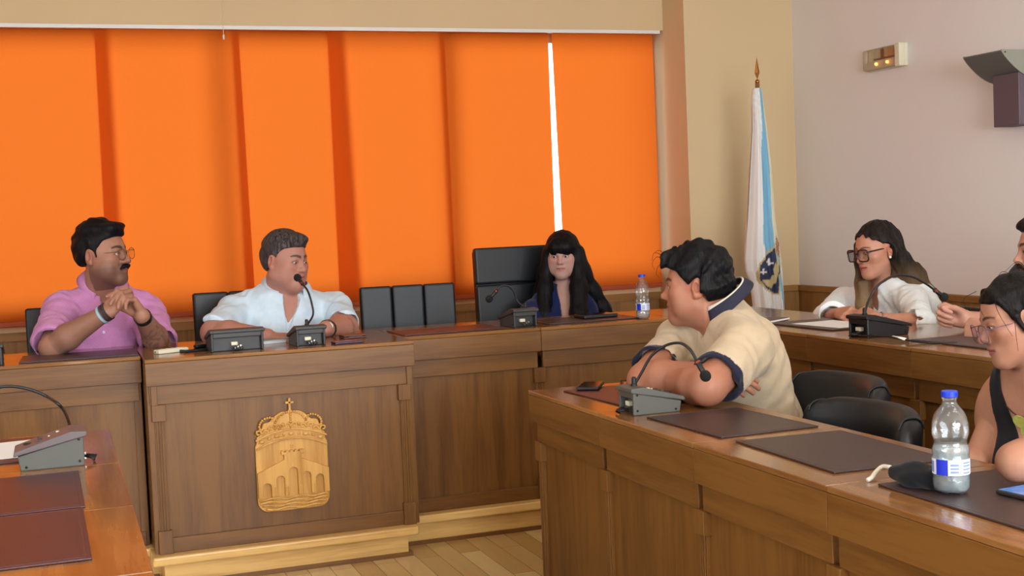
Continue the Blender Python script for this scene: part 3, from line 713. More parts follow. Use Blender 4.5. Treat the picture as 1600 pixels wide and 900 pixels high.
# ------------------------------------------------------------------ folded glasses on the pad
def glasses_frame(t, col_rim, lens_mat, w=.052, h=.044, gap=.018, temple=.135, rim=.0018, shape=2.6, fold=None, tint=None, tipdrop=.03):
    """front in local xz plane facing -y, temples run to +y"""
    for s in (-1, 1):
        cx = s * (gap / 2 + w / 2)
        P = []
        for k in range(28):
            a = 2 * math.pi * k / 28; c, s_ = math.cos(a), math.sin(a)
            P.append(Vector((cx + w / 2 * math.copysign(abs(c) ** (2 / shape), c), .006 * (abs(cx + w / 2 * c) / .07) ** 2, h / 2 * math.copysign(abs(s_) ** (2 / shape), s_))))
        bm = bmesh.new(); tube(bm, P + [P[0], P[1]], rim, 6, cap=False); r = link('rim', bm, col_rim, t, smooth=True)
        bm = bmesh.new(); vs = [bm.verts.new(p * 1) for p in P]; bm.faces.new(vs); ln = link('lens', bm, lens_mat, t)
        x0 = s * (gap / 2 + w + .002)
        if fold is None: Q = [(x0, .004, h * .28), (x0 + s * .004, .02, h * .28), (x0 + s * .002, temple * .7, h * .26), (x0, temple, h * .2 - tipdrop)]
        else: Q = [(x0, .004, h * .28), (x0, .012 + .006 * (s > 0), h * .26), (x0 - s * .06, .016 + .006 * (s > 0), h * .1), (x0 - s * .118, .014 + .006 * (s > 0), -h * .25)]
        bm = bmesh.new(); tube(bm, catmull(Q, 6), rim * .95, 6); link('temple', bm, col_rim, t, smooth=True)
    bm = bmesh.new(); tube(bm, catmull([(-gap / 2 - .001, .001, h * .12), (0, -.001, h * .2), (gap / 2 + .001, .001, h * .12)], 5), rim, 6); link('bridge', bm, col_rim, t, smooth=True)
    return t
def lens_material(name, tint, refl=.08):
    m, nt, p = new_mat(name)
    for q in list(nt.nodes):
        if q.type != 'OUTPUT_MATERIAL': nt.nodes.remove(q)
    a = nt.nodes.new('ShaderNodeBsdfTransparent'); a.inputs[0].default_value = tint
    b = nt.nodes.new('ShaderNodeBsdfGlossy'); b.inputs['Roughness'].default_value = .03
    lw = nt.nodes.new('ShaderNodeLayerWeight'); lw.inputs[0].default_value = .25
    md = nt.nodes.new('ShaderNodeMath'); md.operation = 'MULTIPLY_ADD'; md.inputs[1].default_value = .45; md.inputs[2].default_value = refl
    c = nt.nodes.new('ShaderNodeMixShader'); nt.links.new(lw.outputs['Fresnel'], md.inputs[0]); nt.links.new(md.outputs[0], c.inputs[0]); nt.links.new(a.outputs[0], c.inputs[1]); nt.links.new(b.outputs[0], c.inputs[2])
    nt.links.new(c.outputs[0], nt.nodes['Material Output'].inputs['Surface']); return m
LENS = lens_material('clear_lens', (.93, .95, .95, 1)); LENSB = lens_material('brown_lens', (.55, .42, .40, 1)); LENSV = lens_material('violet_lens', (.86, .83, .90, 1))
FRAMEB = plain('tortoise_frame', srgb(38, 18, 16), .25, var=.25, vscale=60)
t = empty('eyeglasses', (1.715, 3.80, ZN + zp + .0235), 'reading glasses standing on the brown pad beside the black phone', 'eyeglasses', None, -PI2 - .35)
glasses_frame(t, plain('thin_brown_frame', srgb(70, 40, 34), .3, var=.05), LENSB, w=.054, h=.044, temple=.125, tipdrop=.022, rim=.0014)

# ------------------------------------------------------------------ bottles
def bottle_mat(name, body=(.93, .96, .97, 1), white=.05):
    m, nt, p = new_mat(name)
    for q in list(nt.nodes):
        if q.type != 'OUTPUT_MATERIAL': nt.nodes.remove(q)
    a = nt.nodes.new('ShaderNodeBsdfTransparent'); a.inputs[0].default_value = body
    b = nt.nodes.new('ShaderNodeBsdfGlossy'); b.inputs['Roughness'].default_value = .06
    d = nt.nodes.new('ShaderNodeBsdfDiffuse'); d.inputs[0].default_value = (.8, .88, .9, 1)
    tc = nt.nodes.new('ShaderNodeTexCoord'); n = nt.nodes.new('ShaderNodeTexNoise'); n.inputs['Scale'].default_value = 55; n.inputs['Detail'].default_value = 3; nt.links.new(tc.outputs['Object'], n.inputs['Vector'])
    bp = nt.nodes.new('ShaderNodeBump'); bp.inputs['Strength'].default_value = .5; bp.inputs['Distance'].default_value = .004; nt.links.new(n.outputs['Fac'], bp.inputs['Height']); nt.links.new(bp.outputs['Normal'], b.inputs['Normal'])
    lw = nt.nodes.new('ShaderNodeLayerWeight'); lw.inputs[0].default_value = .3
    md = nt.nodes.new('ShaderNodeMath'); md.operation = 'MULTIPLY_ADD'; md.inputs[1].default_value = .55; md.inputs[2].default_value = .07; nt.links.new(lw.outputs['Fresnel'], md.inputs[0])
    c0 = nt.nodes.new('ShaderNodeMixShader'); c0.inputs[0].default_value = white; nt.links.new(a.outputs[0], c0.inputs[1]); nt.links.new(d.outputs[0], c0.inputs[2])
    c = nt.nodes.new('ShaderNodeMixShader'); nt.links.new(md.outputs[0], c.inputs[0]); nt.links.new(c0.outputs[0], c.inputs[1]); nt.links.new(b.outputs[0], c.inputs[2])
    nt.links.new(c.outputs[0], nt.nodes['Material Output'].inputs['Surface']); return m
PET = bottle_mat('clear_bottle'); WATER = bottle_mat('water', (.90, .96, .97, 1), .28)
BLUEC = plain('blue_cap', srgb(24, 60, 200), .35, var=.04); LABELW = plain('label_white', srgb(226, 232, 244), .45, var=.02); LABELB = plain('label_blue', srgb(22, 44, 190), .4, var=.04); LABELG = plain('label_print', srgb(120, 140, 205), .5, var=.05)
def bottle(label, loc, z, H, R, rz, fill):
    t = empty('water_bottle', (loc[0], loc[1], z), label, 'bottle', 'plastic water bottles', rz)
    s = H / .205
    prof = [(.012, .001), (.026, .0005), (.031, .004), (.0335, .012), (.034, .030), (.0335, .034), (.034, .038), (.034, .072), (.0325, .076), (.034, .082), (.034, .090), (.0315, .096), (.0295, .103), (.031, .110), (.0335, .117), (.034, .126), (.0335, .138), (.031, .150), (.027, .161), (.020, .171), (.0145, .178), (.0130, .182), (.0130, .188), (.0145, .189), (.0145, .191), (.0125, .192)]
    bm = bmesh.new(); lathe(bm, [(r * R / .034, zz * s) for r, zz in prof], 32, close=False)
    for v in bm.verts:                                              # five-lobed foot
        if v.co.z < .012 * s: v.co.z += .0025 * s * (math.cos(5 * math.atan2(v.co.y, v.co.x)) + 1) * (1 if v.co.xy.length > .015 else 0)
    link('body', bm, PET, t, smooth=True)
    wp = [(r * R / .034 - .0012, max(zz, .006) * s) for r, zz in prof if zz <= fill] ; wp.append((.001, wp[-1][1]))
    bm = bmesh.new(); lathe(bm, wp, 32, close=False); link('water', bm, WATER, t, smooth=True)
    bm = bmesh.new(); lathe(bm, [(.001, .193 * s), (.0155, .193 * s), (.0155, .2035 * s), (.0145, H), (.001, H)], 30, close=False); cp = link('cap', bm, BLUEC, t)
    bm = bmesh.new()
    for k in range(24):
        a = 2 * math.pi * k / 24; B(bm, -.0006, .0006, .0152, .0162, .194 * s, .2025 * s, M=Matrix.Rotation(a, 4, 'Z'))
    link('cap_ridge', bm, BLUEC, cp)
    def band(nm, a0, a1, z0, z1, rr, mat, par):
        bm = bmesh.new(); n = max(4, int((a1 - a0) / .12)); L_ = []
        for k in range(n + 1):
            a = a0 + (a1 - a0) * k / n; L_.append([bm.verts.new((rr * math.cos(a), rr * math.sin(a), zz * s)) for zz in (z0, z1)])
        for k in range(n): bm.faces.new((L_[k][0], L_[k + 1][0], L_[k + 1][1], L_[k][1]))
        return link(nm, bm, mat, par, smooth=True)
    rr = R + .0004
    lb = band('label', 0, 2 * math.pi, .040, .071, rr, LABELW, t)
    band('label_panel', -2.25, -1.55, .040, .071, rr + .0004, LABELB, lb)
    for zz in (.045, .052, .059): band('label_print', -1.42, -.98, zz, zz + .004, rr + .0004, LABELG, lb)
    for zz in (.043, .050, .057, .063): band('label_print', -.72, -.15, zz, zz + .003, rr + .0004, LABELG, lb)
    band('label_print', -2.8, -2.45, .044, .066, rr + .0004, LABELG, lb)
    return t
bottle('large clear water bottle with blue cap on the nearest right desk pad', (1.672, 2.118), ZN + zp, .205, .036, -.85, .10)
bottle('small clear water bottle with blue cap on the dais beside the woman in navy', (2.500, 5.27), ZD, .20, .031, -.7, .05)

# ------------------------------------------------------------------ flag
FLAGPTS_L = [(1177, 136), (1175, 150), (1176, 200), (1173, 260), (1169, 340), (1164, 405), (1166, 424), (1173, 440), (1177, 470), (1180, 500), (1182, 530)]
FLAGPTS_R = [(1188, 136), (1190, 150), (1196, 200), (1202, 260), (1207, 340), (1213, 380), (1218, 408), (1220, 440), (1222, 470), (1224, 500), (1226, 530)]
def flag():
    Y = 6.6; px_ = 3.915
    t = empty('flag', (px_, Y, ZP), 'furled white and light blue flag on a pole in the corner', 'flag')
    L0 = Vector(t.location)
    brass = plain('brass', srgb(176, 120, 62), .25, metal=1.0, var=.05)
    bm = bmesh.new(); tube(bm, [(0, 0, .02), (0, 0, 2.075 - ZP)], .0125, 14); link('pole', bm, plain('varnished_pole', srgb(150, 110, 66), .3, var=.1), t, smooth=True)
    bm = bmesh.new(); lathe(bm, [(.001, 0), (.15, 0), (.15, .02), (.06, .035), (.02, .08), (.02, .14), (.0125, .15)], 28); link('base', bm, brass, t)
    bm = bmesh.new(); ball(bm, (0, 0, 2.083 - ZP), .014, 14); lathe(bm, [(.007, 2.05 - ZP), (.011, 2.06 - ZP), (.007, 2.07 - ZP)], 12); link('finial_ball', bm, brass, t, smooth=True)
    bm = bmesh.new()
    z0, zm, z1 = 2.095 - ZP, 2.135 - ZP, 2.228 - ZP
    rr = [bm.verts.new(q) for q in ((-.017, 0, zm), (0, -.010, zm), (.017, 0, zm), (0, .010, zm))]; a = bm.verts.new((0, 0, z0)); b = bm.verts.new((0, 0, z1))
    for k in range(4): bm.faces.new((a, rr[k], rr[(k + 1) % 4])); bm.faces.new((b, rr[(k + 1) % 4], rr[k]))
    link('spear_finial', bm, brass, t)
    # cloth
    Lp = [aty(x, y, Y) for x, y in FLAGPTS_L]; Rp = [aty(x, y, Y) for x, y in FLAGPTS_R]
    zz = np.linspace(2.045, .66, 170)
    xl = np.interp(zz, [p.z for p in Lp][::-1], [p.x for p in Lp][::-1]); xr = np.interp(zz, [p.z for p in Rp][::-1], [p.x for p in Rp][::-1])
    na = 150; bm = bmesh.new(); cl = bm.loops.layers.float_color.new('Col'); V = []; cols = {}
    def poly_in(x, y, P):
        c = False; n = len(P); j = n - 1
        for i in range(n):
            if (P[i][1] > y) != (P[j][1] > y) and x < (P[j][0] - P[i][0]) * (y - P[i][1]) / (P[j][1] - P[i][1]) + P[i][0]: c = not c
            j = i
        return c
    def W(pts): return [((aty(x, y, Y - .04)).x, (aty(x, y, Y - .04)).z) for x, y in pts]
    shield = W([(1205, 386), (1194, 398), (1183, 414), (1182, 426), (1184, 436), (1192, 450), (1200, 456), (1210, 458), (1211, 440), (1211, 430), (1216, 420), (1208, 410)])
    rimp = W([(1205, 382), (1192, 396), (1180.5, 413), (1179.5, 427), (1182, 438), (1191, 453), (1200, 459), (1212, 461), (1213, 440), (1213, 430), (1219, 420), (1210, 408)])
    crown = W([(1207, 366), (1212, 364), (1217, 378), (1219, 402), (1214, 404), (1208, 396), (1206, 384)])
    chal = W([(1206, 410), (1211, 414), (1212, 424), (1208, 432), (1206, 440), (1201, 451), (1194, 448), (1186, 438), (1192, 437), (1199, 437), (1203, 428), (1202, 420)])
    cr1 = [W([(1192, 407.5), (1202, 409.5), (1202, 412.5), (1192, 410.5)]), W([(1195.5, 404), (1198.5, 404), (1198.5, 415), (1195.5, 415)])]
    cr2 = [W([(1183, 423), (1191, 424), (1191, 426.5), (1183, 425.5)]), W([(1185.8, 419), (1188.2, 419), (1188.2, 429), (1185.8, 429)])]
    WHT, BLU, NAV, GLD, RED, CRM = (.80, .80, .78, 1), (.20, .47, .66, 1), (.012, .02, .075, 1), (.55, .46, .22, 1), (.35, .035, .03, 1), (.72, .68, .50, 1)
    for i, z in enumerate(zz):
        row = []
        for k in range(na):
            a = 2 * math.pi * k / na; s = math.sin(a); f = -math.cos(a)     # f>0: towards the room
            hw = (xr[i] - xl[i]) / 2; xc = (xr[i] + xl[i]) / 2
            dep = .022 + .06 * min(1, (2.045 - z) / .9)
            fold = .010 * math.sin(s * 7.5 + z * 1.2 + .6) + .006 * math.sin(s * 15 + 2.2 * z) + .003 * math.sin(s * 31)
            fold *= min(1, .15 + (2.045 - z) * 1.6)
            top = .004 * math.sin(z * 150 + s * 5) * max(0, 1 - (2.045 - z) / .28) * (s < .35)
            x = xc + hw * s + top * .6; y = Y - math.copysign(abs(f) ** .8, f) * dep + fold * (1 if f > 0 else -1) + top
            row.append(bm.verts.new((x - L0.x, y - L0.y, z - L0.z)))
            u = s; c = WHT
            bl0 = np.interp(z, [.7, .9, 1.15, 1.6, 2.0], [.60, .45, -.36, -.22, .15]); bl1 = np.interp(z, [.7, .9, 1.15, 1.6, 2.0], [.95, .90, .36, .50, .80])
            if f > -.1:
                if bl0 < u < bl1: c = BLU
                elif u > bl1 and z > 1.0: c = CRM
                if poly_in(x, z, crown):
                    c = RED if (int(x * 260) + int(z * 200)) % 3 else GLD
                if poly_in(x, z, rimp): c = GLD
                if poly_in(x, z, shield):
                    c = NAV
                    if poly_in(x, z, chal): c = GLD
                    if any(poly_in(x, z, q) for q in cr1 + cr2): c = WHT
            elif abs(u) < .4: c = BLU
            cols[row[-1]] = c
        V.append(row)
    for i in range(len(zz) - 1):
        for k in range(na): bm.faces.new((V[i][k], V[i][(k + 1) % na], V[i + 1][(k + 1) % na], V[i + 1][k]))
    bm.faces.new(V[0]); bm.faces.new(V[-1][::-1])
    for f_ in bm.faces:
        for l in f_.loops: l[cl] = cols[l.vert]
    m, nt, p = new_mat('flag_cloth'); at = nt.nodes.new('ShaderNodeAttribute'); at.attribute_name = 'Col'; nt.links.new(at.outputs['Color'], p.inputs['Base Color']); p.inputs['Roughness'].default_value = .6
    p.inputs['Sheen Weight'].default_value = .2
    link('flag_cloth', bm, m, t, smooth=True)
flag()

# ------------------------------------------------------------------ fittings of the right wall
t = empty('emergency_light', (XW, 6.03, 2.085), 'small white emergency light with two amber lamps high on the right wall', 'emergency light')
clear = lens_material('clear_cover', (.9, .88, .84, 1), .12)
bm = bmesh.new(); B(bm, -.022, 0, -.17, .17, 0, .125); bevel(link('base_plate', bm, CREAM, t), .005)
bm = bmesh.new(); B(bm, -.058, -.020, -.17, -.125, 0.0, .125); bevel(link('side_cap', bm, CREAM, t), .006)
bm = bmesh.new(); B(bm, -.046, -.022, -.125, .155, .006, .056); bevel(link('reflector', bm, CREAM, t), .008)
bm = bmesh.new(); B(bm, -.058, -.0225, -.124, .168, .004, .121); bevel(link('clear_cover', bm, clear, t), .012)
bm = bmesh.new(); B(bm, -.030, -.022, -.10, .10, .055, .068); B(bm, -.030, -.022, .02, .035, .068, .115); link('lamp_holder', bm, GREYP, t)
amber, nt, p = new_mat('amber_glow'); p.inputs['Base Color'].default_value = srgb(240, 150, 60); p.inputs['Emission Color'].default_value = (1, .42, .10, 1); p.inputs['Emission Strength'].default_value = 3
for y in (-.055, .045):
    bm = bmesh.new(); ball(bm, (-.053, y, .034), .009, 12); link('amber_lamp', bm, amber, t, smooth=True)
t = empty('wall_uplight', (XW, 5.02, 1.69), 'grey curved uplight on a purple-grey bracket at the upper right edge', 'wall lamp')
SH = plain('lamp_shade_grey', srgb(96, 98, 96), .5, var=.04, bump=.06, bscale=300); BR = plain('bracket_purple_grey', srgb(92, 78, 88), .55, var=.04)
X0 = 4.195 - XW; Zt = 2.03 - 1.69; Zb = 1.905 - 1.69
outer = [(X0 + (-.01 - X0) * q, Zt - (Zt - Zb) * math.sin(q * math.pi / 2) ** .85) for q in np.linspace(0, 1, 13)]
inner = [(x + .006, z + .012) for x, z in outer[::-1]]; inner[0] = (-.01, Zb + .012); inner[-1] = (X0 + .004, Zt + .006)
bm = bmesh.new(); pts = outer + inner; Yn, Yf = -.128, .132
A_ = [bm.verts.new((x, Yn, z)) for x, z in pts]; B_ = [bm.verts.new((x, Yf, z)) for x, z in pts]; n = len(pts); k = len(outer)
for i in range(n): bm.faces.new((A_[i], B_[i], B_[(i + 1) % n], A_[(i + 1) % n]))
for V_ in (A_, B_):
    for i in range(k - 1): bm.faces.new((V_[i], V_[i + 1], V_[n - 2 - i], V_[n - 1 - i]))
link('shade', bm, SH, t)
ENDM = plain('lamp_end_grey', srgb(140, 140, 128), .5, var=.03)
bm = bmesh.new(); prism(bm, outer + [(-.01, Zt + .008), (X0, Zt + .008)], 1, Yn - .004, Yn + .002); link('end_cap', bm, ENDM, t)
bm = bmesh.new(); prism(bm, outer + [(-.01, Zt + .008), (X0, Zt + .008)], 1, Yf - .002, Yf + .004); link('end_cap', bm, ENDM, t)
bm = bmesh.new(); B(bm, -.115, 0, -.125, .05, 0.0, Zb + .03); bevel(link('bracket', bm, BR, t), .004)
bm = bmesh.new(); ball(bm, (X0 + .02, Yn - .004, Zt - .004), .004, 8); link('screw', bm, SCREWM, t)
# pull cords of the blinds
CORD = plain('cord_white', srgb(220, 214, 200), .6, var=.03)
for i, (x, y, z0, z1, lab) in enumerate(((.965, YL + .03, 2.40, 2.9, 'short beige pull cord hanging over the head rail above the blinds'), (XP - .045, YL + .08, .95, 1.45, 'white pull cord with a small toggle hanging beside the blind nearest the flag'))):
    t = empty('blind_cord', (x, y, z0), lab, 'cord')
    yy = -.035 if i == 0 else 0
    bm = bmesh.new(); tube(bm, catmull([(0, yy, 0.02), (.002, yy, (z1 - z0) / 2), (0, yy, z1 - z0)], 8), .0016, 6); link('string', bm, CORD, t, smooth=True)
    bm = bmesh.new(); lathe(bm, [(.002, 0), (.005, .004), (.006, .02), (.002, .03)], 10, Matrix.Translation((0, yy, 0))); link('toggle', bm, CORD, t, smooth=True)
# ------------------------------------------------------------------ people: blended volumes turned into one continuous skin
f32 = np.float32
class Field:
    """a signed distance grid; shapes are blended in, then the zero surface is meshed"""
    PADV = 0.05
    def __init__(s, lo, hi, h):
        s.h = h; s.lo = np.array(lo, float)
        n = np.ceil((np.array(hi, float) - s.lo) / h).astype(int) + 1
        s.ax = [(s.lo[i] + h * np.arange(n[i])).astype(f32) for i in range(3)]
        s.f = np.full(n, s.PADV, f32)
    def win(s, lo, hi):
        sl = []
        for i in range(3):
            a = int(np.floor((lo[i] - s.lo[i]) / s.h)); b = int(np.ceil((hi[i] - s.lo[i]) / s.h)) + 1
            a = max(0, a); b = min(len(s.ax[i]), b)
            if b <= a: return None
            sl.append(slice(a, b))
        return tuple(sl)
    def grid(s, sl): return s.ax[0][sl[0]][:, None, None], s.ax[1][sl[1]][None, :, None], s.ax[2][sl[2]][None, None, :]
    def op(s, lo, hi, fn, k=0.0, sub=False):
        p = s.PADV + k
        sl = s.win([v - p for v in lo], [v + p for v in hi])
        if sl is None: return
        d = fn(*s.grid(sl)); a = s.f[sl]
        if sub:
            d = -d
            r = np.maximum(a, d)
            if k: h = np.maximum(k - np.abs(a - d), 0); r = r + h * h / (4 * k)
        else:
            r = np.minimum(a, d)
            if k: h = np.maximum(k - np.abs(a - d), 0); r = r - h * h / (4 * k)
        s.f[sl] = r
    def cone(s, a, b, ra, rb=None, k=0.01, sub=False):
        rb = ra if rb is None else rb
        a = np.array(a, float); b = np.array(b, float); ab = b - a; L = max(ab @ ab, 1e-12); R = max(ra, rb)
        def fn(x, y, z):
            px, py, pz = x - f32(a[0]), y - f32(a[1]), z - f32(a[2])
            t = np.clip((px * f32(ab[0]) + py * f32(ab[1]) + pz * f32(ab[2])) / f32(L), 0, 1)
            dx, dy, dz = px - t * f32(ab[0]), py - t * f32(ab[1]), pz - t * f32(ab[2])
            return np.sqrt(dx * dx + dy * dy + dz * dz) - (f32(ra) + t * f32(rb - ra))
        s.op(np.minimum(a, b) - R, np.maximum(a, b) + R, fn, k, sub)
    def chain(s, P, R, k=0.01, sub=False):
        if not isinstance(R, (list, tuple)): R = [R] * len(P)
        for i in range(len(P) - 1): s.cone(P[i], P[i + 1], R[i], R[i + 1], k if i == 0 else max(k, .002), sub)
    def ball(s, c, r, k=0.01, sub=False): s.cone(c, c, r, r, k, sub)
    def ell(s, c, r, Rm=None, k=0.01, sub=False):
        c = np.array(c, float); r = np.array(r, float); Rm = np.eye(3) if Rm is None else np.array(Rm, float)
        ext = np.sqrt((Rm ** 2) @ (r ** 2))
        def fn(x, y, z):
            px, py, pz = x - f32(c[0]), y - f32(c[1]), z - f32(c[2])
            q = [px * f32(Rm[0, i]) + py * f32(Rm[1, i]) + pz * f32(Rm[2, i]) for i in range(3)]
            k0 = np.sqrt(sum((q[i] / f32(r[i])) ** 2 for i in range(3))); k1 = np.sqrt(sum((q[i] / f32(r[i] ** 2)) ** 2 for i in range(3))) + f32(1e-6)
            return k0 * (k0 - 1) / k1
        s.op(c - ext, c + ext, fn, k, sub)
    def cut(s, c, n, lo=None, hi=None, k=.004):
        """remove the half space on the side n points to (inside the box lo..hi if given)"""
        c = np.array(c, float); n = np.array(n, float); n = n / np.linalg.norm(n)
        sl = s.win(lo, hi) if lo is not None else (slice(None),) * 3
        if sl is None: return
        x, y, z = s.grid(sl); d = (x - f32(c[0])) * f32(n[0]) + (y - f32(c[1])) * f32(n[1]) + (z - f32(c[2])) * f32(n[2])
        a = s.f[sl]; r = np.maximum(a, d); h = np.maximum(k - np.abs(a - d), 0); s.f[sl] = r + h * h / (4 * k)
    def union(s, o, k=.008):
        """o has the same lattice"""
        h = np.maximum(k - np.abs(s.f - o.f), 0); s.f = np.minimum(s.f, o.f) - h * h / (4 * k)
    def like(s):
        o = Field.__new__(Field); o.h = s.h; o.lo = s.lo; o.ax = s.ax; o.f = np.full_like(s.f, s.PADV); return o
    def ripple(s, amp, freq, seed, warp=1.5, aniso=(1, 1, 1), mask=None):
        rng = np.random.RandomState(seed); x, y, z = s.grid((slice(None),) * 3)
        near = np.abs(s.f) < 0.03
        g = 0
        xs, ys, zs = np.broadcast_arrays(x, y, z); X, Y, Z = xs[near] * aniso[0], ys[near] * aniso[1], zs[near] * aniso[2]
        w = [np.sin(freq * .45 * (X * a + Y * b + Z * c) + p) for a, b, c, p in rng.uniform(-1, 1, (3, 4)) * np.array([1, 1, 1, 3])]
        for i in range(5):
            d = rng.normal(size=3); d /= np.linalg.norm(d)
            g = g + np.sin(freq * (.7 + .6 * rng.rand()) * (X * d[0] + Y * d[1] + Z * d[2]) + warp * w[i % 3] + rng.rand() * 6) / 2.2
        if mask is not None: g = g * mask(X / aniso[0], Y / aniso[1], Z / aniso[2])
        s.f[near] += (amp * g).astype(f32)
    def mesh(s):
        f = s.f.copy()
        for ax in range(3):                                          # close the surface at the border of the grid
            sl = [slice(None)] * 3; sl[ax] = 0; f[tuple(sl)] = s.PADV; sl[ax] = -1; f[tuple(sl)] = s.PADV
        S = f < 0
        c = sum(S[i:S.shape[0] - 1 + i, j:S.shape[1] - 1 + j, k:S.shape[2] - 1 + k].astype(np.int8) for i in (0, 1) for j in (0, 1) for k in (0, 1))
        m = (c > 0) & (c < 8); idx = np.argwhere(m); ids = np.full(m.shape, -1, np.int32); ids[m] = np.arange(len(idx))
        acc = np.zeros((len(idx), 3)); cnt = np.zeros(len(idx))
        cor = [(i, j, k) for i in (0, 1) for j in (0, 1) for k in (0, 1)]
        for a in cor:
            for b in cor:
                if sum(b) - sum(a) == 1 and sum(x != y for x, y in zip(a, b)) == 1:
                    v1 = f[idx[:, 0] + a[0], idx[:, 1] + a[1], idx[:, 2] + a[2]]; v2 = f[idx[:, 0] + b[0], idx[:, 1] + b[1], idx[:, 2] + b[2]]
                    cr = (v1 < 0) != (v2 < 0); t = np.where(cr, v1 / np.where(cr, v1 - v2, 1), 0)
                    for q in range(3): acc[:, q] += np.where(cr, a[q] + t * (b[q] - a[q]), 0)
                    cnt += cr
        V = s.lo + s.h * (idx + acc / cnt[:, None]); Q = []
        for a in range(3):
            b, c_ = (a + 1) % 3, (a + 2) % 3
            s1 = [slice(None)] * 3; s2 = [slice(None)] * 3; s1[a] = slice(0, -1); s2[a] = slice(1, None)
            E = np.argwhere(S[tuple(s1)] != S[tuple(s2)])
            E = E[(E[:, b] > 0) & (E[:, c_] > 0) & (E[:, b] < S.shape[b] - 1) & (E[:, c_] < S.shape[c_] - 1)]
            def cell(db, dc):
                q = E.copy(); q[:, b] += db; q[:, c_] += dc; return ids[q[:, 0], q[:, 1], q[:, 2]]
            quad = np.stack([cell(-1, -1), cell(0, -1), cell(0, 0), cell(-1, 0)], 1)
            ins = S[E[:, 0], E[:, 1], E[:, 2]]; quad[~ins] = quad[~ins][:, ::-1]; Q.append(quad)
        return V, np.concatenate(Q)
def largest_piece(V, Q):
    par = np.arange(len(V))
    for _ in range(400):
        mn = par[Q].min(1); new = par.copy()
        for c in range(4): np.minimum.at(new, Q[:, c], mn)
        new = new[new]
        if (new == par).all(): break
        par = new
    u, n = np.unique(par, return_counts=True); keep = par == u[np.argmax(n)]
    mp = np.cumsum(keep) - 1; Qk = Q[keep[Q[:, 0]]]
    return V[keep], mp[Qk]
def field_obj(name, F, mat, parent=None, col=None, single=True, origin=None):
    V, Q = F.mesh()
    if single: V, Q = largest_piece(V, Q)
    o0 = np.array(origin if origin is not None else (0, 0, 0), float)
    me = bpy.data.meshes.new(name); me.from_pydata((V - o0).tolist(), [], Q.tolist()); me.materials.append(mat)
    me.polygons.foreach_set('use_smooth', [True] * len(me.polygons))
    if col is not None:
        c = np.ones((len(V), 4), f32); c[:, :3] = col(V); a = me.color_attributes.new('Col', 'FLOAT_COLOR', 'POINT'); a.data.foreach_set('color', c.ravel())
    o = bpy.data.objects.new(name, me); COL.objects.link(o)
    if parent: o.parent = parent; o.location = o0 - np.array(parent.location) if origin is not None else -parent.location
    else: o.location = o0
    return o

def attr_mat(name, rough=.5, sss=0.0, bump=0.0, bscale=300, spec=.4, sheen=0.0):
    m, nt, p = new_mat(name); at = nt.nodes.new('ShaderNodeAttribute'); at.attribute_name = 'Col'
    tc = nt.nodes.new('ShaderNodeTexCoord')
    n = nt.nodes.new('ShaderNodeTexNoise'); n.inputs['Scale'].default_value = 45; n.inputs['Detail'].default_value = 3; nt.links.new(tc.outputs['Object'], n.inputs['Vector'])
    mr = nt.nodes.new('ShaderNodeMapRange'); mr.inputs['To Min'].default_value = .9; mr.inputs['To Max'].default_value = 1.1; nt.links.new(n.outputs['Fac'], mr.inputs['Value'])
    mu = nt.nodes.new('ShaderNodeVectorMath'); mu.operation = 'SCALE'; nt.links.new(at.outputs['Color'], mu.inputs[0]); nt.links.new(mr.outputs['Result'], mu.inputs['Scale'])
    nt.links.new(mu.outputs['Vector'], p.inputs['Base Color']); p.inputs['Roughness'].default_value = rough; p.inputs['Specular IOR Level'].default_value = spec
    if sss:
        p.inputs['Subsurface Weight'].default_value = sss; p.inputs['Subsurface Radius'].default_value = (1, .35, .2); p.inputs['Subsurface Scale'].default_value = .006
    if sheen: p.inputs['Sheen Weight'].default_value = sheen
    if bump:
        n2 = nt.nodes.new('ShaderNodeTexNoise'); n2.inputs['Scale'].default_value = bscale; n2.inputs['Detail'].default_value = 3; nt.links.new(tc.outputs['Object'], n2.inputs['Vector'])
        b = nt.nodes.new('ShaderNodeBump'); b.inputs['Strength'].default_value = bump; b.inputs['Distance'].default_value = .002; nt.links.new(n2.outputs['Fac'], b.inputs['Height']); nt.links.new(b.outputs['Normal'], p.inputs['Normal'])
    return m
SKIN = attr_mat('skin', .48, .12, .1, 260, .35)
CLOTH = attr_mat('cloth', .85, 0, .25, 420, .15, .15)
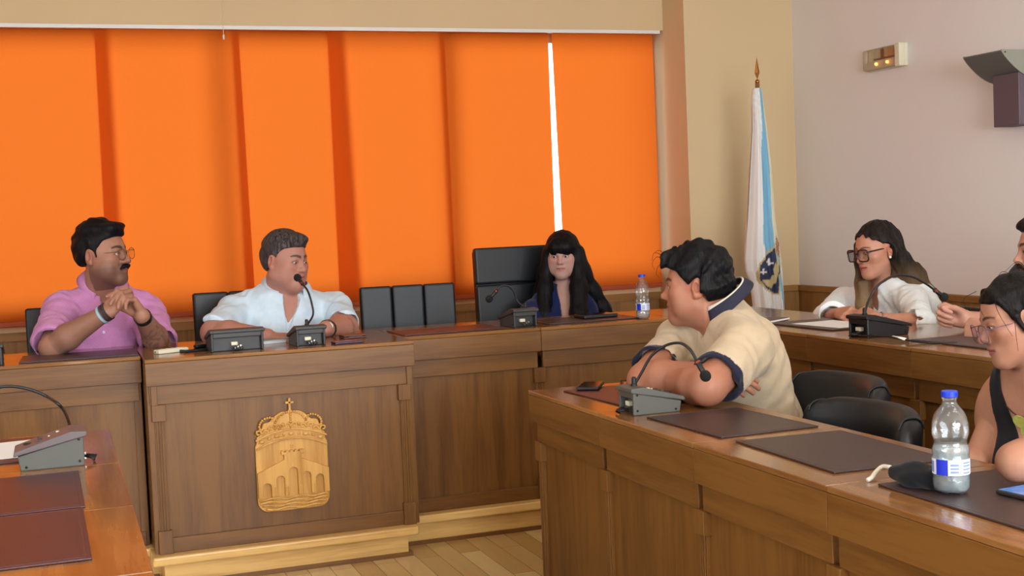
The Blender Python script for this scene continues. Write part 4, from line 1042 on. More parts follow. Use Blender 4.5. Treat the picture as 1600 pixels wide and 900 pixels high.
def hair_mat(name, c0, c1, rough=.42, c2=None, zr=None):
    m, nt, p = new_mat(name); tc = nt.nodes.new('ShaderNodeTexCoord')
    mp = nt.nodes.new('ShaderNodeMapping'); mp.inputs['Scale'].default_value = (150, 150, 12); nt.links.new(tc.outputs['Object'], mp.inputs['Vector'])
    n = nt.nodes.new('ShaderNodeTexNoise'); n.inputs['Scale'].default_value = 1; n.inputs['Detail'].default_value = 4; n.inputs['Distortion'].default_value = .6; nt.links.new(mp.outputs['Vector'], n.inputs['Vector'])
    r = nt.nodes.new('ShaderNodeValToRGB'); r.color_ramp.elements[0].position = .35; r.color_ramp.elements[1].position = .7; r.color_ramp.elements[0].color = c0; r.color_ramp.elements[1].color = c1
    nt.links.new(n.outputs['Fac'], r.inputs['Fac']); last = r.outputs['Color']
    if c2 is not None:                                               # dyed ends: lighter towards the tips
        g = nt.nodes.new('ShaderNodeNewGeometry'); sp = nt.nodes.new('ShaderNodeSeparateXYZ'); nt.links.new(g.outputs['Position'], sp.inputs[0])
        mr = nt.nodes.new('ShaderNodeMapRange'); mr.inputs['From Min'].default_value = zr[0]; mr.inputs['From Max'].default_value = zr[1]; nt.links.new(sp.outputs['Z'], mr.inputs['Value'])
        mx = nt.nodes.new('ShaderNodeMix'); mx.data_type = 'RGBA'; nt.links.new(mr.outputs['Result'], mx.inputs['Factor']); nt.links.new(last, mx.inputs['A'])
        m2 = nt.nodes.new('ShaderNodeMix'); m2.data_type = 'RGBA'; m2.blend_type = 'MULTIPLY'; m2.inputs['Factor'].default_value = .5; m2.inputs['A'].default_value = c2; nt.links.new(n.outputs['Color'], m2.inputs['B'])
        nt.links.new(m2.outputs['Result'], mx.inputs['B']); last = mx.outputs['Result']
    nt.links.new(last, p.inputs['Base Color']); p.inputs['Roughness'].default_value = rough + .1; p.inputs['Specular IOR Level'].default_value = .16
    b = nt.nodes.new('ShaderNodeBump'); b.inputs['Strength'].default_value = .7; b.inputs['Distance'].default_value = .004; nt.links.new(n.outputs['Fac'], b.inputs['Height']); nt.links.new(b.outputs['Normal'], p.inputs['Normal'])
    return m
EYEW = plain('eye_white', srgb(205, 196, 190), .25, var=.03); IRIS = plain('eye_brown', srgb(52, 32, 22), .15, var=.1)

def nrm(v): v = np.array(v, float); return v / np.linalg.norm(v)
def frame(fwd, up=(0, 0, 1)):
    """columns: right hand side of the person, forward, up"""
    f = nrm(fwd); u = np.array(up, float); r = nrm(np.cross(f, u)); u = np.cross(r, f); return np.stack([r, f, u], 1)
class Loc:
    """shapes given in a local frame"""
    def __init__(s, F, o, R, sc=1.0): s.F, s.o, s.R, s.sc = F, np.array(o, float), np.array(R, float), sc
    def p(s, v): return s.o + s.R @ (np.array(v, float) * s.sc)
    def cone(s, a, b, ra, rb=None, k=.01, sub=False): s.F.cone(s.p(a), s.p(b), ra * s.sc, (ra if rb is None else rb) * s.sc, k * s.sc, sub)
    def chain(s, P, R, k=.01, sub=False):
        R = R if isinstance(R, (list, tuple)) else [R] * len(P); s.F.chain([s.p(q) for q in P], [r * s.sc for r in R], k * s.sc, sub)
    def ball(s, c, r, k=.01, sub=False): s.F.ball(s.p(c), r * s.sc, k * s.sc, sub)
    def ell(s, c, r, rot=None, k=.01, sub=False):
        R = s.R if rot is None else s.R @ rot; s.F.ell(s.p(c), np.array(r) * s.sc, R, k * s.sc, sub)
    def inv(s, V): return ((V - s.o) @ s.R) / s.sc
    def custom(s, fn, r, k=.004, sub=True, c=(0, 0, 0)):
        c = s.p(c); R, o, sc = s.R, s.o, s.sc
        def g(x, y, z):
            px, py, pz = (x - f32(o[0])) / f32(sc), (y - f32(o[1])) / f32(sc), (z - f32(o[2])) / f32(sc)
            q = [px * f32(R[0, i]) + py * f32(R[1, i]) + pz * f32(R[2, i]) for i in range(3)]
            return (fn(*q) * sc).astype(f32)
        s.F.op(c - r * sc, c + r * sc, g, k * sc, sub)
def rotx(a): c, s = math.cos(a), math.sin(a); return np.array([[1, 0, 0], [0, c, -s], [0, s, c]])
def roty(a): c, s = math.cos(a), math.sin(a); return np.array([[c, 0, s], [0, 1, 0], [-s, 0, c]])
def rotz(a): c, s = math.cos(a), math.sin(a); return np.array([[c, -s, 0], [s, c, 0], [0, 0, 1]])
def face_frame(pos, deg, pitch=0, roll=0):
    """deg: turn of the face from looking at the camera, positive to the picture's right; pitch > 0 looks up"""
    to = nrm(np.array([-pos[0], -pos[1], 0])); f = rotz(math.radians(deg)) @ to
    R = frame(f); return R @ rotx(math.radians(pitch)) @ roty(math.radians(roll))

def build_head(L, fem=False, fat=0.0, nose=1.0, lids=1.0, mouth=0.0, jaw=1.0):
    L.ell((0, -.012, .036), (.0755, .097, .082), k=.0)
    L.ell((0, .020, -.005), (.066 + .004 * fat, .068, .080), k=.03)
    L.ell((0, .034, -.045), (.054 + .014 * fat, .054, .062), k=.03)
    for s in (-1, 1):
        L.cone((s * (.050 * jaw + .012 * fat), -.002, -.056), (s * .017, .064, -.096), .019 + .006 * fat, .016, k=.03)
        L.ell((s * .042, .055, -.018), (.024, .021, .019), k=.025)
        if fat: L.ell((s * .048, .035, -.062), (.024, .03, .03), k=.03)
        L.cone((s * .012, .083, .021), (s * .046, .064, .022), .010 if not fem else .008, .008, k=.014)
    L.ell((0, .071, -.099), (.021, .018, .017), k=.02)
    L.cone((0, .0, -.078), (0, .052, -.092 - .008 * fat), .036 + .012 * fat, .020 + .014 * fat, k=.03)
    for s in (-1, 1):
        L.ell((s * .031, .0945, .001), (.0185, .0135, .0115), k=.012, sub=True)
        L.ell((s * .031, .0760, .001), (.0150, .0140, .0140), k=.004)
        if lids > .3: L.ell((s * .031, .0900, .0005 - .002 * (1 - lids)), (.0132, .012, .0054 * lids), k=.001, sub=True)
        else: L.cone((s * .020, .0885, -.003), (s * .042, .0845, -.004), .0012, k=.001, sub=True)
    n = nose
    L.cone((0, .083, .010), (0, .101 + .004 * (n - 1), -.026), .0075, .0098 * n, k=.012)
    L.ball((0, .104 + .012 * (n - 1), -.029), .0108 * n, k=.006)
    for s in (-1, 1):
        L.ball((s * .0112 * n, .094, -.033), .0078 * n, k=.006)
        L.ball((s * .0065, .1005, -.0405), .0028, k=.002, sub=True)
    L.ell((0, .074, -.062), (.030, .019, .022), k=.015)
    lw = 1.12 if fem else .92
    L.chain([(-.022, .081, -.0625), (-.008, .0915, -.0572), (0, .0918, -.0585), (.008, .0915, -.0572), (.022, .081, -.0625)], [.002, .0042 * lw, .0042 * lw, .0042 * lw, .002], k=.004)
    L.chain([(-.020, .081, -.064 - mouth), (0, .0905, -.0692 - mouth), (.020, .081, -.064 - mouth)], [.002, .0056 * lw, .002], k=.004)
    L.chain([(-.022, .088, -.0632), (0, .0985, -.0632 - mouth * .5), (.022, .088, -.0632)], .0016 + mouth * .5, k=.002, sub=True)
    for s in (-1, 1):                                                # ears
        R = rotz(s * -.35) @ rotx(-.15)
        L.ell((s * .0775, -.012, -.003), (.0085, .0185, .031), rot=R, k=.006)
        L.ell((s * .083, -.008, .002), (.006, .010, .017), rot=R, k=.004, sub=True)
        L.cone((s * .079, -.004, -.027), (s * .080, -.006, -.024), .0075, k=.006)
def head_color(L, base, lip, brow, fem=False, stubble=0.0, beard=None, grey=0.0, lash=.9, blush=.12, browz=0.0):
    base = np.array(base[:3]); lip = np.array(lip[:3]); brow = np.array(brow[:3])
    def fn(V, C):
        P = L.inv(V); x, y, z = np.abs(P[:, 0]), P[:, 1], P[:, 2]
        inh = (np.linalg.norm(P / np.array([1, 1.1, 1.2]), axis=1) < .125)
        def mixc(w, c):
            w = np.clip(w, 0, 1) * inh; C[:] = C * (1 - w[:, None]) + np.array(c)[None] * w[:, None]
        mixc(blush * np.exp(-((x - .042) / .02) ** 2 - ((z + .022) / .02) ** 2) * (y > .03) * 3, base * np.array([1.05, .72, .70]))
        mixc(.35 * np.exp(-(x / .013) ** 2 - ((z + .03) / .012) ** 2) * (y > .09), base * np.array([1.05, .75, .72]))
        mixc(.45 * np.exp(-((x - .08) / .02) ** 2 - ((z + .003) / .03) ** 2) * (np.abs(y + .01) < .035), base * np.array([1.02, .7, .66]))
        if stubble:
            w = np.exp(-np.maximum(0, (z + .052) / .02)) * (y > -.03) * (z < -.02) * (z > -.135) + np.exp(-((z + .047) / .009) ** 2) * (y > .06) * (x < .035)
            w = np.clip(w, 0, 1) * stubble; mixc(w, base * .28)
        if beard is not None:
            w = ((z < -.058 + .35 * np.maximum(0, x - .03)) & (y > .0) & (z > -.14)) * 1.0
            mixc(w * .9, beard)
        # lips
        zc = z + .0632; hh = np.where(zc > 0, .0078, .0105) * np.sqrt(np.clip(1 - (x / .025) ** 2, 0, 1))
        mixc(np.clip((hh - np.abs(zc)) / .003 + .5, 0, 1) * (y > .072) * (x < .025) * .85, lip)
        mixc(np.exp(-(zc / .0022) ** 2) * (y > .075) * (x < .023) * .75, lip * .3)
        # brows
        zb = .0225 + browz + .006 * np.sin((x - .008) / .04 * 2.4) - .10 * np.maximum(0, x - .040)
        th = (.0062 if not fem else .0044) * np.clip(1.15 - (x - .012) / .055, .35, 1)
        mixc(np.clip((th - np.abs(z - zb)) / .0022 + .5, 0, 1) * (x > .009) * (x < .052) * (y > .045) * .9, brow)
        # lash lines and lids
        e = np.sqrt(((x - .031) / .0150) ** 2 + ((z - .001) / .0072) ** 2)
        mixc(np.exp(-((e - 1) / .16) ** 2) * (y > .06) * lash * np.where(z > 0, 1, .45), base * .16)
        mixc(np.exp(-((x - .031) / .02) ** 2 - ((z + .001) / .011) ** 2) * (y > .05) * .3, base * np.array([.62, .5, .5]))
        return C
    return fn
def eyes(L, par, gaze=(0, 1, 0)):
    for s in (-1, 1):
        c = L.p((s * .031, .0758, .001)); g = L.R @ nrm(gaze)
        M = Matrix.Translation(Vector(c) - par.location) @ Vector(g).to_track_quat('Z', 'Y').to_matrix().to_4x4() @ Matrix.Scale(L.sc * .0122, 4)
        bm = bmesh.new(); A = [0, .22, .23, .50, .52, .8, 1.2, 1.6, 2.2, 2.8, math.pi]
        lathe(bm, [(max(1e-4, math.sin(a)), math.cos(a)) for a in A], 16, M)
        for fc in bm.faces:
            zc = (M.inverted() @ fc.calc_center_median()).z
            fc.material_index = 2 if zc > .974 else (1 if zc > .87 else 0)
        link('eyeball', bm, [EYEW, IRIS, BLACKP], par, smooth=True)

def build_hand(F, wrist, fwd, palm, side, curl=(.5, .5, .5), spread=.0, thumb=(.7, .35, .3), sc=1.0, fingers=None, k=.003):
    """fwd along the metacarpals, palm = direction the palm faces, side +1 right hand, -1 left hand"""
    y = nrm(fwd); z = -np.array(palm, float); z = nrm(z - y * (z @ y)); x = np.cross(y, z); ts = -side
    w = np.array(wrist, float)
    def P(a, b, c): return w + (x * a + y * b + z * c) * sc
    xs = [ts * q for q in (.029, .0095, -.010, -.0275)]; ym = [.088, .092, .087, .078]
    for i in range(4):
        F.cone(P(xs[i] * .62, .004, 0), P(xs[i], ym[i], .002 - .004 * (i == 3)), .0150 * sc, .0118 * sc, k=.012)
    F.cone(P(ts * .016, .012, -.008), P(ts * .030, .052, -.010), .0165 * sc, .0125 * sc, k=.012)
    F.cone(P(-ts * .016, .012, -.006), P(-ts * .022, .055, -.006), .0150 * sc, .011 * sc, k=.012)
    Ls = [(.043, .026, .021), (.047, .030, .022), (.043, .028, .022), (.034, .021, .019)]
    G = F.like() if k < .01 else F
    for i in range(4):
        c = fingers[i] if fingers else curl; ang = 0.0; p = P(xs[i], ym[i], .001 - .004 * (i == 3)); sp = ts * spread * (1.5 - i)
        r = (.0098, .0090, .0082, .0072) if i < 3 else (.0086, .0078, .0070, .0062)
        for j in range(3):
            ang += c[j]; d = y * math.cos(ang) - z * math.sin(ang) + x * sp
            q = p + nrm(d) * Ls[i][j] * sc
            F.cone(p, q, r[j] * sc, r[j + 1] * sc, k=k); p = q
    a, b, c = thumb                                                  # spread from the palm, then two bends
    p = P(ts * .026, .026, -.010); d = nrm(y * math.cos(a) + x * ts * math.sin(a) - z * .45)
    q = p + d * .040 * sc; F.cone(p, q, .0130 * sc, .0108 * sc, k=.006)
    ax = nrm(np.cross(d, y * .3 - x * ts - z * .8))
    d2 = nrm(d + (y * .35 - x * ts * .8 - z * .25) * b); p2 = q + d2 * .030 * sc; F.cone(q, p2, .0108 * sc, .0098 * sc, k=.003)
    d3 = nrm(d2 + (y * .2 - x * ts * .9 - z * .25) * c); p3 = p2 + d3 * .025 * sc; F.cone(p2, p3, .0098 * sc, .0078 * sc, k=.003)

class Person:
    def __init__(s, label, skin, pelvis, neck, fwd, sr, sl, armR, armL, head, hR, hsc, h=.0032, zf=0, fat=0.0, fem=False, chest=1.0):
        s.label, s.skin = label, np.array(skin[:3]); s.pel = np.array(pelvis, float); s.neck = np.array(neck, float)
        s.fwd = nrm((fwd[0], fwd[1], 0)); s.sr = np.array(sr, float); s.sl = np.array(sl, float)
        s.armR = [s.sr] + [np.array(a, float) for a in armR]; s.armL = [s.sl] + [np.array(a, float) for a in armL]
        s.ho = np.array(head, float); s.hR = hR; s.hsc = hsc; s.h = h; s.zf = zf; s.fat = fat; s.fem = fem; s.chest = chest
        up = nrm(s.neck - s.pel); s.T = frame(s.fwd - up * (s.fwd @ up), up); s.up = up
        s.L = (np.linalg.norm(s.neck - s.pel))
        pts = np.array([s.pel + s.up * .12, s.neck, s.ho + (0, 0, .16)] + s.armR + s.armL)
        s.lo = pts.min(0) - .22; s.hi = pts.max(0) + .22; s.hi[2] = s.ho[2] + .20 * hsc; s.lo[2] = max(s.lo[2], min(pts[:, 2]) - .12)
        s.root = None
    def field(s, h=None, lo=None, hi=None): return Field(s.lo if lo is None else lo, s.hi if hi is None else hi, h or s.h)
    def torso(s, F, off=0.0, k=.05):
        T = Loc(F, s.pel, s.T); Lh = s.L; c = s.chest; ft = s.fat; w = np.linalg.norm(s.sr - s.sl) / 2
        T.ell((0, .0, .02), (.165 * c + .03 * ft + off, .13 + .03 * ft + off, .15 + off), k=k)
        T.ell((0, .02 + .03 * ft, Lh * .38), (.150 * c + .045 * ft + off, .115 + .06 * ft + off, .19 + off), k=k)
        T.ell((0, .005, Lh * .70), (w * .93 + off, .112 * c + .02 * ft + off, .19 + off), k=k)
        for sh in (s.sr, s.sl):
            m = s.neck + (sh - s.neck) * .25 - s.up * .01
            F.cone(s.neck + s.up * .01, sh - s.up * .012, .050 + off, .060 * c + off, k=.04)
        if s.fem:
            for q in (-1, 1): T.ell((q * .075, .095, Lh * .60), (.07 + off, .062 + off, .068 + off), k=.03)
        F.cone(s.neck - s.up * .02, s.neck + s.up * .02, .066 + off * .5, .060 + off * .5, k=.03)
    def arm(s, F, A, ru=(.052, .043), rf=(.043, .027), off=0.0, k=.02):
        c = s.chest
        F.cone(A[0], A[1], ru[0] * c + off, ru[1] * c + off, k=k)
        m = A[1] + (A[2] - A[1]) * .30
        F.cone(A[1], m, ru[1] * c * .98 + off, rf[0] * c * 1.04 + off, k=k); F.cone(m, A[2], rf[0] * c * 1.04 + off, rf[1] * c + off, k=k)
    def build(s, head_kw, color_kw, hands, extra=None, neck_r=.054, arm_kw={}):
        F = s.field(); s.F = F
        s.torso(F, -.008)
        for A in (s.armR, s.armL):
            if A is not None: G = F.like(); s.arm(G, A, **arm_kw); F.union(G, .006)
        L = Loc(F, s.ho, s.hR, s.hsc); s.H = L
        F.cone(s.neck - s.up * .01, L.p((0, -.018, -.075)), neck_r + .006, neck_r, k=.03)
        G = F.like(); LG = Loc(G, s.ho, s.hR, s.hsc); build_head(LG, **head_kw); F.union(G, .025)
        for hd in hands: G2 = F.like(); build_hand(G2, **hd); F.union(G2, .008)
        if extra: extra(F)
        hc = head_color(L, s.skin, **color_kw)
        def col(V):
            C = np.tile(s.skin, (len(V), 1)); C = hc(V, C)
            if getattr(s, 'skin_fn', None): C = s.skin_fn(V, C)
            return C
        org = (s.pel[0], s.pel[1], s.zf)
        s.root = field_obj('person', F, SKIN, None, col, origin=org)
        tag(s.root, s.label, 'person')
        return s.root
    def child(s, name, F, mat, col=None, single=False):
        o = field_obj(name, F, mat, s.root, col, single); return o
    def legs(s, color, shoe=(.02, .018, .018), knees=.44, spread=.10, skirt=False):
        zf = s.zf; p = s.pel; r = s.T[:, 0]; f = s.fwd; r = nrm((r[0], r[1], 0))
        ks = [p + f * knees + r * q * spread * 1.2 + np.array([0, 0, .02]) for q in (1, -1)]
        an = [np.array([k_[0] - f[0] * .02, k_[1] - f[1] * .02, zf + .09]) for k_ in ks]
        pts = np.array([p] + ks + an)
        F = Field(pts.min(0) - .2, pts.max(0) + .2, .012)
        F.ell(p + np.array([0, 0, -.0]), (.16, .15, .10), None, k=.03)
        for q, k_, a_ in zip((1, -1), ks, an):
            F.cone(p + r * q * .085, k_, .082, .062, k=.03); F.cone(k_, a_, .060, .045, k=.02)
        col = np.array(color[:3]); s.child('trousers', F, CLOTH, lambda V: np.tile(col, (len(V), 1)))
        for a_ in an:
            F = Field(a_ + np.array([-.25, -.25, -.12]), a_ + np.array([.25, .25, .1]), .008); Lc = Loc(F, (a_[0], a_[1], zf), frame(f))
            Lc.ell((0, .07, .035), (.045, .14, .036), k=0); Lc.ell((0, -.01, .055), (.040, .055, .055), k=.02); F.cut((0, 0, zf + .004), (0, 0, -1))
            s.child('shoe', F, CLOTH, lambda V: np.tile(np.array(shoe), (len(V), 1)))
    def shirt(s, h=.004, off=.007, sleeveR=None, sleeveL=None, hem=None, vneck=None, fold=.0025, seed=1, neck_cut=.062, mask=None, extra=None, sl_r=(.066, .066), cut_n=None):
        F = s.field(h); s.torso(F, off)
        for A, sl in ((s.armR, sleeveR), (s.armL, sleeveL)):
            if sl is None: continue
            t, fl = sl                                               # end along shoulder-elbow (<=1) or past the elbow (>1)
            G = F.like(); d = nrm(A[1] - A[0])
            if t <= 1:
                e = A[0] + (A[1] - A[0]) * t; G.cone(A[0], e + d * .03, sl_r[0] * s.chest, (sl_r[1] + fl) * s.chest, k=.02)
                G.cut(e, d, e - .16, e + .16, k=.003)
                G.cone(e - d * .008, e + d * .08, (sl_r[1] + fl) * s.chest - .011, (sl_r[1] + fl) * s.chest - .011, k=.002, sub=True)
            else:
                d2 = nrm(A[2] - A[1]); e = A[1] + (A[2] - A[1]) * (t - 1)
                G.cone(A[0], A[1], sl_r[0] * s.chest, sl_r[1] * s.chest, k=.02); G.cone(A[1], e + d2 * .03, sl_r[1] * s.chest, (sl_r[1] + fl) * s.chest, k=.02)
                G.cut(e, d2, e - .13, e + .13, k=.003)
                G.cone(e - d2 * .008, e + d2 * .08, (sl_r[1] + fl) * s.chest - .011, (sl_r[1] + fl) * s.chest - .011, k=.002, sub=True)
            F.union(G, .03)
        F.ripple(fold, 38, seed, 2.2); F.ripple(fold * .62, 80, seed + 7, 2.4, mask=mask)
        # neckline
        hb = s.H.p((0, -.018, -.06)); F.cone(s.neck - s.up * .0, hb, neck_cut, neck_cut + .01, k=.006, sub=True)
        if vneck:
            T = Loc(F, s.neck, s.T)
            z0, z1, ra, rb = vneck[:4]; xo = vneck[4] if len(vneck) > 4 else 0; P = []; Rr = []
            for q in np.linspace(0, 1, 7):
                zq = z0 + (z1 - z0) * q; p = surf_pt(F, T.p((xo * q, .45, zq)), -s.T[:, 1], .6)
                if p is not None: P.append(p); Rr.append(ra + (rb - ra) * q)
            F.chain(P, Rr, k=.003, sub=True)
        if extra: extra(F)
        return F

def ribbon(name, paths, mat, parent, thick=.0042, subdiv=0, cols=None):
    """cloth strip through a list of equally long paths (outer rows last)"""
    bm = bmesh.new(); R = [[bm.verts.new(Vector(p) - parent.location) for p in row] for row in paths]
    for i in range(len(R) - 1):
        for j in range(len(R[i]) - 1):
            fc = bm.faces.new((R[i][j], R[i][j + 1], R[i + 1][j + 1], R[i + 1][j]))
            if cols: fc.material_index = cols[i]
    o = link(name, bm, mat, parent, smooth=True)
    sd = o.modifiers.new('cloth', 'SOLIDIFY'); sd.thickness = thick; sd.offset = 0
    return o
def collar(s, mat, rx=.066, ry=.070, hgt=.036, open_=.55, point=.055, tilt=.35, rise=.03, back=0.0, flare=.024, cols=None, rows=4, name='collar', drop=.0):
    T = Loc(None, s.neck + s.up * rise + s.fwd * -back, s.T @ rotx(-tilt))
    n = 40; P = []
    for i in range(rows):
        v = i / (rows - 1); row = []
        for j in range(n + 1):
            a = open_ + (2 * math.pi - 2 * open_) * j / n                # 0 = front
            e = abs(1 - 2 * j / n) ** 6                                # near the two points
            r = flare * v
            x = math.sin(a) * (rx + r); y = math.cos(a) * (ry + r)
            z = -hgt * v * (1 + .35 * e) + .006 * math.sin(v * math.pi)
            y += e * v * point * .35; z -= e * v * point * .6; x += math.copysign(e * v * point * .15, math.sin(a))
            row.append(T.p((x, y, z - drop * math.cos(a / 1) * 0)))
        P.append(row)
    return ribbon(name, P, mat, s.root, cols=cols)
def ring_on_arm(s, name, A, t, r, w, mat, seg=28, par=None):
    d = nrm(A[2] - A[1]); c = A[1] + (A[2] - A[1]) * t
    M = Matrix.Translation(Vector(c) - s.root.location) @ Vector(d).to_track_quat('Z', 'Y').to_matrix().to_4x4()
    bm = bmesh.new(); lathe(bm, [(r, -w / 2), (r + .003, -w / 2), (r + .003, w / 2), (r, w / 2), (r, -w / 2)], seg, M, close=False)
    return link(name, bm, mat, s.root, smooth=False), M
def worn_glasses(s, frame_mat, lens, dy=.108, dz=-.003, **kw):
    t = empty('glasses', (0, 0, 0), None, None); t.parent = s.root
    Rm = np.stack([s.H.R[:, 0], -s.H.R[:, 1], s.H.R[:, 2]], 1)     # glasses face -y
    M = Matrix.Identity(4)
    for i in range(3):
        for j in range(3): M[i][j] = Rm[i, j] * (-1 if j == 0 else 1)
    p = Vector(s.H.p((0, dy, dz))) - s.root.location
    M.translation = p
    t.matrix_basis = M @ Matrix.Scale(s.hsc, 4)
    glasses_frame(t, frame_mat, lens, **kw)
    return t
def button(s, P, n, mat, r=.0055):
    M = Matrix.Translation(Vector(P) - s.root.location) @ Vector(n).to_track_quat('Z', 'Y').to_matrix().to_4x4()
    bm = bmesh.new(); lathe(bm, [(.001, .0015), (r * .6, .0015), (r * .75, .0025), (r, .002), (r, -.003)], 12, M, close=False); return link('button', bm, mat, s.root, smooth=True)
def surf_pt(F, o, d, tmax=.4):
    """first point where a ray meets the surface of a field"""
    o = np.array(o, float); d = nrm(d); t = 0
    while t < tmax:
        p = o + d * t; i = np.round((p - F.lo) / F.h).astype(int)
        if (i >= 0).all() and (i < np.array(F.f.shape)).all() and F.f[tuple(i)] < 0: return p
        t += F.h * .5
    return None
def solid_col(c): c = np.array(c[:3]); return lambda V: np.tile(c, (len(V), 1))
# ------------------------------------------------------------------ the people
def A3(v): return np.array(v, float)
def short_hair(s, vol=.010, top=.022, hl=.066, temple=.040, fringe=None, nape=-.050, seed=3, amp=.003, freq=90, h=.0035, burn=-.022, ear=.030, back=.012, recede=.0, extra=None):
    """hl: height of the front hairline, temple: how far forward the hair reaches at the temple"""
    c = s.ho; F = Field(c - .17 * s.hsc - .01, c + .19 * s.hsc, h); L = Loc(F, s.ho, s.hR, s.hsc)
    L.ell((0, -.014, .038), (.0755 + vol, .097 + vol, .082 + top), k=0)
    L.ell((0, -.046, -.002), (.060 + vol, .046 + back, .056), k=.03)
    if fringe: L.ell(fringe[0], fringe[1], k=.022)
    if extra: extra(L)
    zs = [-.2, burn - .004, burn, .010, .030, hl - .012, hl, .3]
    ys = [-.012, -.012, .018, .022, temple * .8, temple + .012, .085, .2]
    def opening(x, y, z):                                            # in front of this line is bare skin
        zz = z + recede * np.minimum(np.abs(x), .05) - .25 * np.maximum(0, np.abs(x) - .035) * 0
        yl = np.interp(zz, zs, ys).astype(f32)
        return np.maximum((yl - y) * f32(.75), z - f32(hl + .004) + .12 * np.abs(x) * 0)
    L.custom(opening, .17, k=.006)
    def below(x, y, z):                                              # ear line and nape
        zl = np.interp(y, [-.15, -.10, -.045, -.028, -.02, .05], [nape - .006, nape, nape + .012, -.030, .018, .012]).astype(f32)
        return np.maximum((z - zl) * f32(.8), -(zl * 0 + 1.0) * .5 + np.abs(x) * 0)
    L.custom(lambda x, y, z: np.maximum((z - np.interp(y, [-.15, -.10, -.045, -.03], [nape - .006, nape, nape + .010, burn]).astype(f32)) * f32(.8), (y - f32(.018)) * f32(.8)), .17, k=.016)
    for q in (-1, 1): L.ell((q * .084, -.006, -.004), (.026, .025 , ear + .004), rot=rotx(-.15), k=.004, sub=True)
    F.ripple(amp, freq, seed, 2.5)
    return F

def loose_strands(s, par, mat, rows, r=.0010):
    for row in rows:
        bm = bmesh.new(); P = catmull([Vector(s.H.p(q)) - s.root.location for q in row], 6); n = len(P)
        tube(bm, P, [r * s.hsc * (1 - .6 * i / n) for i in range(n)], 6); o = link('loose_strand', bm, mat, s.root, smooth=True)

